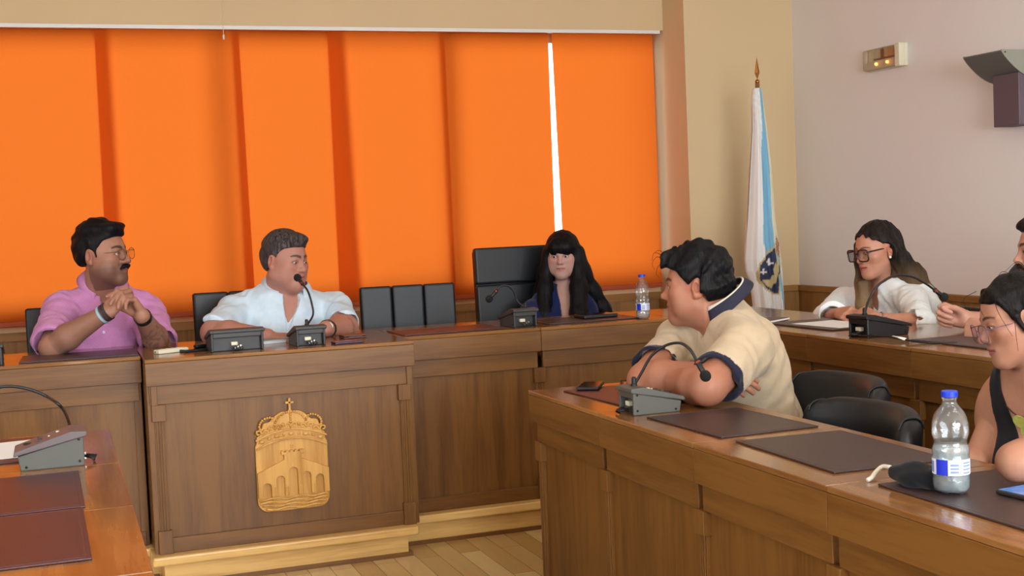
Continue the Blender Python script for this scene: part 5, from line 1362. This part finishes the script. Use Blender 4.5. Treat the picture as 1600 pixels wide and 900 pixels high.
# ---- A: man in the pink shirt ------------------------------------------------
def man_pink():
    hp = aty(160, 399, 5.74)
    s = Person('person in a pink shirt with thin glasses, hands clasped below the chin', srgb(164, 116, 96),
               (.135, 5.93, ZP + .50), aty(160, 459, 5.83), (.12, -1), aty(97, 484, 5.80), aty(228, 484, 5.86),
               [aty(80, 543, 5.53), aty(166, 488, 5.43)], [aty(250, 540, 5.66), aty(222, 494, 5.45)], hp, face_frame(hp, 58, 3, 2), 1.09, zf=ZP, fat=.35, chest=1.08)
    wr, wl = s.armR[2], s.armL[2]
    def skin_fn(V, C):                                               # tattoo on the left forearm, hair on the right one
        d = s.armL[2] - s.armL[1]; t = ((V - s.armL[1]) @ d) / (d @ d); q = np.linalg.norm(V - (s.armL[1] + np.clip(t, 0, 1)[:, None] * d), axis=1)
        n = np.sin(V[:, 0] * 120 + 2.5 * np.sin(V[:, 2] * 90 + 2 * np.sin(V[:, 1] * 70))) * np.sin(V[:, 2] * 130 + V[:, 1] * 70 + 2 * np.sin(V[:, 0] * 60))
        m = (t > .0) & (t < .75) & (q < .06) & (n > .15); C[m] = C[m] * .55 + np.array([.02, .025, .03])
        for A in (s.armR, s.armL):
            d = A[2] - A[1]; t = ((V - A[1]) @ d) / (d @ d); q = np.linalg.norm(V - (A[1] + np.clip(t, 0, 1)[:, None] * d), axis=1)
            m = (t > .1) & (t < .95) & (q < .06); C[m] *= .80
        return C
    s.skin_fn = skin_fn
    toR = aty(197, 455, 5.42) - aty(166, 488, 5.43); toL = aty(192, 452, 5.42) - aty(222, 494, 5.45)
    fr = [(.75, .9, .5), (.9, 1.0, .5), (1.0, 1.0, .5), (1.05, 1.0, .5)]
    fl = [(.45, .5, .3), (.7, .8, .4), (.85, .9, .5), (.9, 1.0, .5)]
    s.build(dict(fat=.15, nose=1.22, lids=.95), dict(lip=srgb(140, 84, 76), brow=srgb(34, 24, 20), stubble=.75), [
        dict(wrist=wr, fwd=nrm(toR), palm=(.75, .55, .15), side=1, fingers=fr, thumb=(.35, .3, .2), sc=1.02),
        dict(wrist=wl + np.array([0, .012, 0]), fwd=nrm(toL), palm=(-.75, -.5, .2), side=-1, fingers=fl, thumb=(.3, .2, .2), sc=1.02)], arm_kw=dict(rf=(.046, .030)), neck_r=.064)
    eyes(s.H, s.root, (-.15, 1, -.02))
    C = srgb(198, 134, 184)
    F = s.shirt(sleeveR=(.93, .008), sleeveL=(.96, .006), vneck=(.03, -.06, .030, .004), fold=.0042, seed=4, sl_r=(.070, .068), neck_cut=.070)
    rng = None
    def col(V): c = np.tile(np.array(C[:3]), (len(V), 1)); return c * (1 + .05 * np.sin(V[:, [0]] * 420) * np.sin(V[:, [2]] * 430))
    s.child('shirt', F, CLOTH, col)
    PINK = plain('pink_collar', C, .85, bump=.2, bscale=400, var=.03)
    collar(s, PINK, rx=.070, ry=.074, hgt=.044, open_=.40, point=.05, tilt=.22, rise=.088, back=.0, flare=.038)
    for z in (-.13, -.21, -.29):
        T = Loc(None, s.neck, s.T); p = surf_pt(F, T.p((.004, .35, z)), -s.T[:, 1])
        if p is not None: button(s, p, s.T[:, 1], LABELW)
    p = surf_pt(F, s.armR[0] + (s.armR[1] - s.armR[0]) * .84 + A3((0, -.2, 0)), (0, 1, 0))
    if p is not None: button(s, p, (0, -1, .2), LABELW)
    HM = hair_mat('black_hair', srgb(7, 6, 9), srgb(20, 18, 22))
    s.child('hair', short_hair(s, vol=.008, top=.030, hl=.070, temple=.036, fringe=((.005, .062, .098), (.058, .040, .028)), seed=5, nape=-.040, back=.004, burn=-.012), HM)
    Fm = Field(s.H.p((0, .09, -.05)) - .06, s.H.p((0, .09, -.05)) + .06, .0028); L = Loc(Fm, s.ho, s.hR, s.hsc)
    for q in (-1, 1): L.chain([(q * .001, .099, -.047), (q * .014, .096, -.049), (q * .026, .086, -.058)], [.0078, .0085, .0055], k=.004)
    Fm.ripple(.0015, 300, 3); s.child('moustache', Fm, HM)
    gm = plain('thin_gold_frame', srgb(120, 92, 70), .3, metal=.6, var=.05)
    worn_glasses(s, gm, LENS, w=.050, h=.043, gap=.020, temple=.115, rim=.0012, shape=2.1, tipdrop=.0, dy=.109)
    for t, c, w in ((.93, srgb(150, 190, 210), .010), (.985, srgb(60, 44, 52), .010), (1.03, srgb(52, 40, 48), .008)): ring_on_arm(s, 'bracelet', s.armR, t, .035, w, plain('bracelet_cord', c, .6, var=.1, bump=.3))
    o, M = ring_on_arm(s, 'watch_strap', s.armL, .96, .034, .020, BLACKP)
    bm = bmesh.new(); B(bm, -.045, -.034, -.015, .015, -.016, .016, M=M @ Matrix.Rotation(-.6, 4, 'Z')); bevel(link('watch_case', bm, BLACKP, s.root), .004)
    s.legs(srgb(40, 44, 60)); return s
man_pink()

# ---- B: grey-haired man in the white shirt --------------------------------------
def man_white():
    hp = aty(446, 408, 5.86)
    s = Person('grey-haired person in a white shirt behind the crest desk, microphone at the chin', srgb(178, 126, 110),
               (.90, 5.97, ZP + .50), aty(447, 466, 5.92), (.05, -1), aty(372, 484, 5.93), aty(522, 482, 5.97),
               [aty(334, 520, 5.68), aty(418, 526, 5.44)], [aty(540, 512, 5.72), aty(508, 514, 5.46)], hp, face_frame(hp, 47, -5, -2), 1.07, zf=ZP, fat=.95, chest=1.12)
    s.build(dict(fat=1.0, nose=1.12, lids=.45, mouth=.0015), dict(lip=srgb(168, 98, 92), brow=srgb(62, 50, 46), blush=.16), [
        dict(wrist=s.armR[2], fwd=(.75, -.55, -.05), palm=(.1, .05, -1), side=1, curl=(.35, .5, .3), thumb=(.5, .3, .2)),
        dict(wrist=s.armL[2], fwd=(-.85, -.45, -.05), palm=(-.1, .1, -1), side=-1, curl=(.45, .6, .4), thumb=(.5, .3, .2))], arm_kw=dict(ru=(.056, .049), rf=(.048, .031)), neck_r=.070)
    eyes(s.H, s.root, (-.1, 1, -.35))
    C = srgb(204, 222, 236)
    F = s.shirt(sleeveR=(.97, .008), sleeveL=(.90, .008), vneck=(.02, -.12, .040, .004), fold=.0050, seed=9, sl_r=(.068, .058), neck_cut=.078)
    s.child('shirt', F, CLOTH, solid_col(C))
    WC = plain('white_collar', C, .85, bump=.2, bscale=400, var=.02)
    collar(s, WC, rx=.079, ry=.082, hgt=.046, open_=.58, point=.075, tilt=.20, rise=.092, back=.0, flare=.044)
    for z in (-.15, -.24, -.32):
        T = Loc(None, s.neck, s.T); p = surf_pt(F, T.p((.004, .4, z)), -s.T[:, 1])
        if p is not None: button(s, p, s.T[:, 1], LABELW)
    T = Loc(None, s.neck, s.T); p = surf_pt(F, T.p((-.085, .4, -.15)), -s.T[:, 1])
    if p is not None:                                                # small embroidered mark on the chest
        Rm = Matrix([list(r) for r in s.T]).to_4x4(); M = Matrix.Translation(Vector(p) - s.root.location) @ Rm
        bm = bmesh.new(); B(bm, -.004, -.001, -.001, .004, -.022, .020, M=M); B(bm, -.012, .002, -.001, .004, .004, .008, M=M); B(bm, .002, .007, -.001, .004, -.020, -.004, M=M); link('embroidery', bm, plain('navy_thread', srgb(40, 60, 120), .7, var=.05), s.root)
    HM = hair_mat('grey_brown_hair', srgb(34, 28, 28), srgb(96, 88, 88), .5)
    s.child('hair', short_hair(s, vol=.009, top=.018, hl=.066, temple=.030, fringe=((0, .070, .100), (.048, .034, .026)), seed=11, nape=-.058, amp=.0028, burn=-.020, back=.012), HM)
    o, M = ring_on_arm(s, 'watch_strap', s.armL, .90, .037, .018, plain('dark_strap', srgb(34, 32, 40), .5, var=.1))
    d = nrm(np.array([0.0, -1, .35])); c = s.armL[1] + (s.armL[2] - s.armL[1]) * .90 + d * .040
    M = Matrix.Translation(Vector(c) - s.root.location) @ Vector(d).to_track_quat('Z', 'Y').to_matrix().to_4x4()
    bm = bmesh.new(); lathe(bm, [(.018, -.006), (.020, -.003), (.020, .002), (.018, .004)], 24, M); w = link('watch_case', bm, METAL, s.root)
    bm = bmesh.new(); lathe(bm, [(.001, .0046), (.0165, .0046), (.0165, .003)], 24, M, close=False); link('watch_face', bm, PAPER, w).parent = s.root
    bm = bmesh.new(); B(bm, -.0008, .0008, 0, .011, .0046, .0052, M=M); B(bm, 0, .008, -.0008, .0008, .0046, .0052, M=M); link('watch_hand', bm, BLACKP, s.root)
    s.legs(srgb(36, 40, 54)); return s
man_white()

# ---- C: woman in navy -------------------------------------------------------------
def woman_navy():
    hp = aty(879, 399, 5.98)
    s = Person('person with long black hair and fringe in a navy top against the tall chair', srgb(178, 138, 126),
               (2.36, 6.0, ZP + .46), aty(884, 460, 6.02), (-.40, -1), aty(834, 489, 5.99), aty(934, 484, 6.05),
               [aty(812, 545, 5.93), aty(850, 552, 5.78)], [aty(962, 542, 5.98), aty(925, 552, 5.80)], hp, face_frame(hp, -9, -3, 0), .94, zf=ZP, fem=True, chest=.94, fat=.2)
    s.build(dict(fem=True, nose=.95, lids=.8, fat=.25), dict(lip=srgb(172, 102, 98), brow=srgb(34, 26, 26), fem=True, lash=1.0), [
        dict(wrist=s.armR[2], fwd=(.7, -.6, -.2), palm=(0, 0, -1), side=1, curl=(.3, .4, .3), sc=.9), dict(wrist=s.armL[2], fwd=(-.8, -.5, -.2), palm=(0, 0, -1), side=-1, curl=(.3, .4, .3), sc=.9)], neck_r=.047)
    eyes(s.H, s.root, (.1, 1, -.05))
    C = srgb(20, 30, 72)
    F = s.shirt(sleeveR=(1.35, .02), sleeveL=(1.35, .02), vneck=(.03, -.16, .050, .008, -.012), fold=.003, seed=14, sl_r=(.070, .066), neck_cut=.058)
    s.child('top', F, CLOTH, solid_col(C))
    HM = hair_mat('long_black_hair', srgb(6, 5, 8), srgb(18, 15, 20), .40)
    lo = s.ho + np.array([-.30, -.22, -.48]); hi = s.ho + np.array([.30, .22, .17]); F = Field(lo, hi, .004); L = Loc(F, s.ho, s.hR, s.hsc)
    L.ell((0, -.014, .038), (.091, .110, .097), k=0)
    for q in (-1, 1):                                               # curtains falling in front of the shoulders
        w = 1.0 if q > 0 else 1.15
        L.chain([(q * .074, .010, .02), (q * .082, .030, -.07), (q * .090, .065, -.17), (q * .092, .125, -.30), (q * .088, .165, -.46)], [.034, .036, .040 * w, .043 * w, .040], k=.02)
        L.chain([(q * .078, -.03, .0), (q * .098, -.03, -.10), (q * (.118 if q > 0 else .135), -.02 if q > 0 else -.06, -.20), (q * (.128 if q > 0 else .182), .02 if q > 0 else -.085, -.30), (q * (.135 if q > 0 else .245), .06 if q > 0 else -.10, -.44)], [.04, .045, .048, .046, .036], k=.03)
    L.chain([(0, -.07, .0), (0, -.085, -.12), (0, -.10, -.3)], [.06, .075, .08], k=.04)
    L.ell((0, .097, -.045), (.0490, .075, .066), k=.004, sub=True)     # face opening below the fringe
    L.chain([(0, .12, -.09), (0, .14, -.20), (0, .18, -.40)], [.050, .050, .046], k=.01, sub=True)
    L.ell((0, .062, .050), (.066, .043, .040), k=.02)                 # fringe
    L.cone((-.07, .13, .004), (.07, .13, .004), .018, k=.004, sub=True)
    F.ripple(.0016, 260, 8, .5, aniso=(1, 1, .04)); F.ripple(.0012, 60, 5, .8, aniso=(1, 1, .1))
    s.child('hair', F, HM)
    s.legs(srgb(22, 24, 40)); return s
woman_navy()

# ---- D: man in the beige polo shirt ------------------------------------------------
def man_polo():
    hp = aty(1088, 448, 3.78)
    s = Person('person in a beige polo with navy trim, arms crossed on the right desk', srgb(172, 116, 92),
               (2.25, 3.73, .49), aty(1136, 494, 3.73), (-1, .12), aty(1068, 530, 3.95), aty(1166, 543, 3.52),
               [aty(1012, 590, 3.98), atz(1088, 600, .815)], [atz(1112, 602, .822), (1.80, 3.80, .815)], hp, face_frame(hp, -96, 0, 0), 1.02, zf=0, fat=.45, chest=1.10)
    eR = atz(1008, 594, .812); s.armR[1] = A3(eR)
    s.armR[2] = s.armR[1] + A3((.10, -.215, .035)); s.armL[1] = A3(atz(1106, 604, .825)); s.armL[2] = A3(atz(1050, 597, .815))
    s.build(dict(fat=.4, nose=1.08), dict(lip=srgb(150, 92, 82), brow=srgb(28, 20, 18), stubble=.18), [
        dict(wrist=s.armR[2], fwd=(.5, -.8, -.1), palm=(.7, .3, -.6), side=1, curl=(.4, .5, .4), thumb=(.4, .2, .2), sc=1.0),
        dict(wrist=s.armL[2], fwd=nrm(s.armL[2] - s.armL[1]), palm=(.3, .2, -1), side=-1, curl=(.7, .8, .5), sc=1.0)], arm_kw=dict(ru=(.060, .050), rf=(.050, .033)), neck_r=.066)
    eyes(s.H, s.root, (0, 1, 0))
    C = np.array(srgb(197, 177, 149)[:3]); NV = np.array(srgb(34, 34, 54)[:3])
    F = s.shirt(sleeveR=(.74, .008), sleeveL=(.80, .008), vneck=(.02, -.08, .032, .005), fold=.0038, seed=21, sl_r=(.074, .064), neck_cut=.074)
    def col(V):
        c = np.tile(C, (len(V), 1))
        for A, t in ((s.armR, .74), (s.armL, .80)):
            d = A[1] - A[0]; Ld = np.linalg.norm(d); q = ((V - A[0]) @ d) / (d @ d); r = np.linalg.norm(V - (A[0] + q[:, None] * d), axis=1)
            m = (q * Ld > t * Ld - .024) & (q < 1.3) & (r < .125) & (V[:, 2] < A[0][2] + .02); c[m] = NV
        return c
    s.child('polo_shirt', F, CLOTH, col)
    NVM = plain('navy_knit', srgb(34, 34, 54), .85, bump=.3, bscale=500, var=.05); WHM = plain('white_knit', srgb(222, 216, 206), .85, bump=.3, bscale=500, var=.03)
    collar(s, [NVM, WHM], rx=.078, ry=.082, hgt=.034, open_=.5, point=.05, tilt=.26, rise=.084, back=.006, flare=.022, rows=6, cols=[1, 0, 0, 0, 0])
    HM = hair_mat('dark_wavy_hair', srgb(6, 6, 8), srgb(20, 20, 24), .4)
    HM2 = HM
    F = short_hair(s, vol=.014, top=.032, hl=.064, temple=.042, fringe=((0, .082, .086), (.050, .030, .030)), seed=31, amp=.0055, freq=95, nape=-.070, back=.026, burn=-.006)
    hob = s.child('hair', F, HM)
    loose_strands(s, hob, HM, [((0, .10, .09), (.01, .125, .10), (.0, .140, .08), (-.01, .132, .06)), ((-.03, .09, .10), (-.04, .125, .115), (-.04, .135, .09)), ((.03, .095, .10), (.03, .12, .12), (.02, .138, .11)), ((-.045, .085, .08), (-.06, .11, .075), (-.058, .12, .05), (-.05, .112, .035))])
    s.legs(srgb(60, 62, 76)); return s
man_polo()

# ---- E: woman in the white blouse -----------------------------------------------------
def woman_blouse():
    hp = atx(1369, 391, 3.36)
    s = Person('person with long brown hair, big dark glasses and white blouse by the right wall', srgb(190, 134, 110),
               (3.56, hp[1] - .02, ZP + .47), atx(1384, 452, 3.45), (-1, -.22), atx(1318, 470, 3.42), atx(1424, 470, 3.42),
               [atx(1288, 498, 3.26), atx(1313, 489, 3.05)], [atx(1440, 507, 3.22), atx(1362, 497, 3.03)], hp, face_frame(hp, -50, -9, 2), .96, zf=ZP, fem=True, chest=.92)
    s.build(dict(fem=True, nose=1.0, lids=.4, mouth=.003, jaw=.92), dict(lip=srgb(168, 84, 84), brow=srgb(58, 40, 32), fem=True, lash=1.0), [
        dict(wrist=s.armR[2], fwd=(-.25, -.95, .05), palm=(.6, .0, -.7), side=1, curl=(.5, .7, .4), thumb=(.4, .3, .2), sc=.93),
        dict(wrist=s.armL[2], fwd=(.05, .95, .18), palm=(.6, -.1, -.8), side=-1, curl=(.5, .7, .4), thumb=(.4, .3, .2), sc=.93)], neck_r=.046, arm_kw=dict(ru=(.046, .038), rf=(.037, .024)))
    eyes(s.H, s.root, (0, 1, -.4))
    C = srgb(232, 238, 240)
    F = s.shirt(sleeveR=(1.55, .006), sleeveL=(1.22, .016), vneck=(.03, -.08, .045, .008), fold=.0042, seed=33, sl_r=(.064, .060), neck_cut=.056)
    s.child('blouse', F, CLOTH, solid_col(C))
    WC = plain('blouse_collar', C, .8, bump=.15, bscale=300, var=.02)
    collar(s, WC, rx=.062, ry=.066, hgt=.04, open_=.75, point=.05, tilt=.25, rise=.070, back=.004, flare=.03)
    HM = hair_mat('brown_blonde_hair', srgb(16, 12, 11), srgb(40, 32, 28), .4, c2=srgb(176, 140, 100), zr=(s.ho[2] - .04, s.ho[2] - .30))
    lo = s.ho + np.array([-.30, -.30, -.42]); hi = s.ho + np.array([.32, .30, .17]); F = Field(lo, hi, .004); L = Loc(F, s.ho, s.hR, s.hsc)
    L.ell((0, -.016, .038), (.086, .107, .094), k=0)
    L.chain([(.066, .030, .035), (.074, .034, -.05), (.064, .055, -.14), (.058, .075, -.24), (.055, .085, -.36)], [.024, .026, .034, .032, .018], k=.02)
    L.chain([(-.074, -.025, .02), (-.088, -.055, -.06), (-.106, -.095, -.14), (-.124, -.135, -.24), (-.134, -.155, -.36)], [.030, .042, .050, .046, .028], k=.03)
    L.chain([(0, -.08, .0), (0, -.10, -.14), (-.03, -.125, -.27), (-.05, -.15, -.38)], [.06, .075, .07, .05], k=.04)
    def op(x, y, z):
        top = .082 - .75 * np.maximum(0, np.abs(x + .004) - .012) ** 1.15
        yl = np.interp(z, [-.3, -.125, -.115, -.02, .03, .06, .3], [.5, .12, .02, .012, .030, .045, .10]).astype(f32)
        return np.maximum(np.maximum((yl - y) * f32(.8), (z - top) * f32(.8)), np.where(x > 0, x - f32(.060), (-x - f32(.085)) * 1.0))
    L.custom(op, .16, k=.010)
    L.ell((-.088, .008, -.012), (.024, .026, .042), k=.004, sub=True)
    F.ripple(.0028, 230, 18, 1.2, aniso=(1, 1, .1)); F.ripple(.0025, 60, 15, 1.5, aniso=(1, 1, .4))
    s.child('hair', F, HM)
    worn_glasses(s, FRAMEB, LENS, w=.060, h=.052, gap=.016, temple=.118, rim=.0034, shape=4.5, tipdrop=.0, dy=.110, dz=-.004)
    bm = bmesh.new(); ball(bm, Vector(s.H.p((-.083, -.002, -.034))) - s.root.location, .006, 12); link('earring', bm, plain('pearl', srgb(240, 236, 224), .2, var=.02), s.root, smooth=True)
    ring_on_arm(s, 'bracelet', s.armL, .82, .027, .004, METAL)
    s.legs(srgb(30, 30, 34)); return s
woman_blouse()

# ---- F: bearded man at the right edge -----------------------------------------------------
def man_beard():
    hp = atx(1636, 391, 3.46)
    s = Person('bearded person cut by the right edge, fingertips together over the dais desk', srgb(184, 134, 114),
               (3.62, hp[1], ZP + .49), atx(1650, 462, 3.58), (-1, -.05), (3.56, hp[1] + .19, 1.045), (3.58, hp[1] - .19, 1.045),
               [atx(1556, 512, 3.28), atx(1508, 499, 3.12)], [atx(1640, 540, 3.20), atx(1545, 518, 2.99)], hp, face_frame(hp, -74, -2, 0), 1.05, zf=ZP, chest=1.05, fat=.2)
    s.build(dict(nose=1.05), dict(lip=srgb(150, 90, 84), brow=srgb(40, 28, 24), beard=np.array(srgb(36, 28, 26)[:3])), [
        dict(wrist=s.armR[2], fwd=nrm(atx(1462, 486, 3.02) - Vector(s.armR[2])), palm=(.2, -.75, -.35), side=1, fingers=[(.95, 1.2, .6), (1.1, 1.3, .7), (1.2, 1.3, .7), (1.25, 1.3, .7)], thumb=(.3, .3, .2), sc=1.02),
        dict(wrist=s.armL[2], fwd=nrm(atx(1470, 507, 2.96) - Vector(s.armL[2])), palm=(.55, .65, -.35), side=-1, fingers=[(.95, 1.2, .6), (1.1, 1.3, .7), (1.2, 1.3, .7), (1.25, 1.3, .7)], thumb=(.3, .3, .2), sc=1.02)], neck_r=.060, arm_kw=dict(ru=(.054, .046), rf=(.045, .030)))
    eyes(s.H, s.root)
    C = srgb(34, 36, 40)
    F = s.shirt(sleeveR=(.8, .01), sleeveL=(.8, .01), fold=.003, seed=41, sl_r=(.072, .070), neck_cut=.066)
    s.child('shirt', F, CLOTH, solid_col(C))
    HM = hair_mat('dark_short_hair', srgb(16, 14, 14), srgb(44, 38, 36))
    s.child('hair', short_hair(s, vol=.008, top=.026, hl=.072, temple=.036, fringe=((0, .060, .094), (.052, .032, .024)), seed=45), HM)
    Fm = Field(s.H.p((0, .06, -.08)) - .11, s.H.p((0, .06, -.08)) + .11, .0032); L = Loc(Fm, s.ho, s.hR, s.hsc)
    for q in (-1, 1):
        L.chain([(q * .001, .098, -.048), (q * .014, .096, -.050), (q * .028, .084, -.062), (q * .026, .080, -.085)], [.0062, .0068, .007, .009], k=.005)
        L.chain([(q * .026, .078, -.09), (q * .050, .03, -.075), (q * .062, .01, -.045), (q * .068, .006, -.02)], [.016, .018, .014, .008], k=.01)
    L.ell((0, .066, -.105), (.032, .026, .022), k=.012)
    Fm.ripple(.0022, 220, 6); s.child('beard', Fm, HM)
    s.legs(srgb(40, 44, 60)); return s
man_beard()

# ---- G: woman in the black vest top ---------------------------------------------------------
def woman_vest():
    hp = atx(1590, 499, 2.22)
    y0 = hp[1]
    s = Person('person with dark hair, thin glasses and black vest top at the lower right edge', srgb(172, 122, 98),
               (2.42, y0 - .02, .50), atx(1616, 590, 2.30), (-1, -.40), atx(1572, 622, 2.30), atx(1735, 640, 2.22),
               [atx(1528, 722, 2.18), (2.02, y0 + .10, .70)], [atz(1588, 722, .815), atz(1690, 690, .86)], hp, face_frame(hp, -70, -13, 3), .91, h=.003, zf=0, fem=True, chest=.90)
    s.armL[2] = s.armL[1] + A3((.19, -.10, .10))
    s.build(dict(fem=True, nose=1.12, lids=.75), dict(lip=srgb(160, 88, 84), brow=srgb(34, 24, 22), fem=True, lash=1.0), [
        dict(wrist=s.armR[2], fwd=(-.2, -.7, -.7), palm=(.3, -.5, -.5), side=1, curl=(.4, .5, .3), sc=.92),
        dict(wrist=s.armL[2], fwd=(.6, .1, .7), palm=(.5, .5, .1), side=-1, curl=(.6, .7, .5), sc=.92)], neck_r=.048, arm_kw=dict(ru=(.047, .041), rf=(.042, .026)))
    eyes(s.H, s.root, (0, 1, -.2))
    C = srgb(20, 20, 24)
    def extra(F):
        T = Loc(F, s.neck, s.T)
        def arms(x, y, z): return np.interp(z, [-.5, -.24, -.19, -.12, .2], [-.3, -.2, -.03, .0, .0]).astype(f32) * -1 + f32(.088) - np.abs(x)
        T.custom(arms, .5, k=.004)                                   # bare shoulders outside the straps
        def neckl(x, y, z): return np.maximum(np.abs(x) - np.interp(z, [-.2, -.165, -.13, 0, .2], [-.05, -.01, .03, .058, .062]).astype(f32), np.where(y > 0, -1, z * -1 - .06) )
        T.custom(neckl, .5, k=.006)
    F = s.shirt(sleeveR=None, sleeveL=None, fold=.0018, seed=51, neck_cut=.078, off=.004, extra=extra)
    s.child('vest_top', F, CLOTH, solid_col(C))
    HM = hair_mat('tied_dark_hair', srgb(7, 6, 7), srgb(24, 20, 19), .42)
    F = short_hair(s, vol=.006, top=.007, hl=.066, temple=.034, seed=61, amp=.0035, freq=80, nape=-.06)
    L = Loc(F, s.ho, s.hR, s.hsc); L.ell((0, -.125, .045), (.045, .045, .045), k=.02)
    L.chain([(-.02, .062, .095), (-.055, .055, .07), (-.078, .030, .02), (-.080, .012, -.03)], [.007, .009, .009, .005], k=.012)
    L.chain([(.02, .062, .095), (.055, .055, .07), (.076, .030, .03), (.078, .015, -.01)], [.007, .009, .009, .005], k=.012)
    hob = s.child('hair', F, HM)
    loose_strands(s, hob, HM, [((-.03, .085, .088), (-.045, .102, .06), (-.05, .098, .03)), ((-.06, .06, .09), (-.075, .07, .05), (-.08, .06, .0), (-.078, .05, -.03)), ((.02, .08, .10), (.01, .12, .09), (.0, .125, .06)),
        ((-.05, .0, .125), (-.07, .03, .14), (-.085, .06, .12)), ((-.02, -.05, .13), (-.06, -.02, .155), (-.09, .03, .14)), ((-.08, .03, .03), (-.095, .045, -.02), (-.09, .05, -.07))])
    worn_glasses(s, plain('thin_metal_frame', srgb(96, 70, 96), .3, metal=.5, var=.1), LENSV, w=.056, h=.050, gap=.018, temple=.118, rim=.0012, shape=2.8, tipdrop=0, dy=.112, dz=-.012)
    # necklace with a butterfly pendant
    T = Loc(None, s.neck, s.T); Fb = s.F
    base = surf_pt(Fb, T.p((0, .3, -.085)), -s.T[:, 1])
    if base is not None:
        cord = []
        for q in np.linspace(-1, 1, 15):
            p0 = T.p((q * .085, .3, -.085 + .095 * abs(q) ** 1.3)); p = surf_pt(Fb, p0, -s.T[:, 1])
            if p is not None: cord.append(Vector(p + s.T[:, 1] * .003) - s.root.location)
        bm = bmesh.new(); tube(bm, catmull(cord, 4), .0016, 6); nk = link('necklace_cord', bm, plain('dark_cord', srgb(60, 26, 34), .5, var=.05), s.root, smooth=True)
        M = Matrix.Translation(Vector(base + s.T[:, 1] * .006) - s.root.location) @ Matrix([list(r) for r in s.T]).to_4x4()
        ENA = plain('enamel_yellow_green', srgb(176, 180, 90), .2, var=.35, vscale=90); SIL = plain('silver', srgb(210, 210, 205), .2, metal=1.0, var=.05)
        bm = bmesh.new()
        for q in (-1, 1):
            for (w_, h_, cx, cz, r0) in ((.019, .017, .019, .008, .5), (.014, .014, .014, -.016, -.5)):
                P = [(q * (cx + w_ * math.cos(a) * math.cos(r0) - h_ * math.sin(a) * math.sin(r0) * .6), cz + w_ * math.cos(a) * math.sin(r0) + h_ * math.sin(a) * math.cos(r0)) for a in np.linspace(0, 2 * math.pi, 16, endpoint=False)]
                prism(bm, P if q > 0 else P[::-1], 1, -.002, .003, M=M)
        pd = link('butterfly_pendant', bm, ENA, s.root); bevel(pd, .001)
        bm = bmesh.new(); tube(bm, [M @ Vector((0, .002, -.022)), M @ Vector((0, .004, 0)), M @ Vector((0, .002, .022))], [.002, .0035, .002], 8); link('pendant_body', bm, SIL, s.root, smooth=True)
    s.legs(srgb(36, 40, 52)); return s
woman_vest()

# ---- black pouch with a white cord on the nearest pad ---------------------------------------
def pouch():
    t = empty('cloth_pouch', (1.70, 2.235, ZN + zp), 'soft black cloth pouch with a white cord beside the large water bottle', 'pouch')
    o = A3(t.location)
    F = Field(o - .14, o + .14, .003)
    a, b = A3(atz(1399, 742, .782)), A3(atz(1476, 752, .785))
    F.ell((a + b) / 2 + A3((.01, 0, 0)), (.042, .062, .024), rotz(math.atan2(-(b - a)[0], (b - a)[1])), k=0)
    F.cone(a + A3((0, 0, .002)), a + (b - a) * .45 + A3((.0, 0, .004)), .013, .022, k=.02)
    F.cone(a + (b - a) * .4, b + A3((.015, -.01, -.004)), .022, .014, k=.02)
    F.ripple(.003, 95, 4, 2.5); F.cut((0, 0, ZN + zp + .0006), (0, 0, -1), k=.001)
    field_obj('fabric', F, CLOTH, t, solid_col(srgb(17, 18, 22)), False)
    P = [atz(1391, 730, .785), atz(1379, 729, .782), atz(1369, 737, .772), atz(1362, 746, .767), atz(1356, 750, .7645)]
    bm = bmesh.new(); tube(bm, [p - t.location for p in catmull(P, 6)], .0048, 8); link('cord', bm, CORD, t, smooth=True)
pouch()
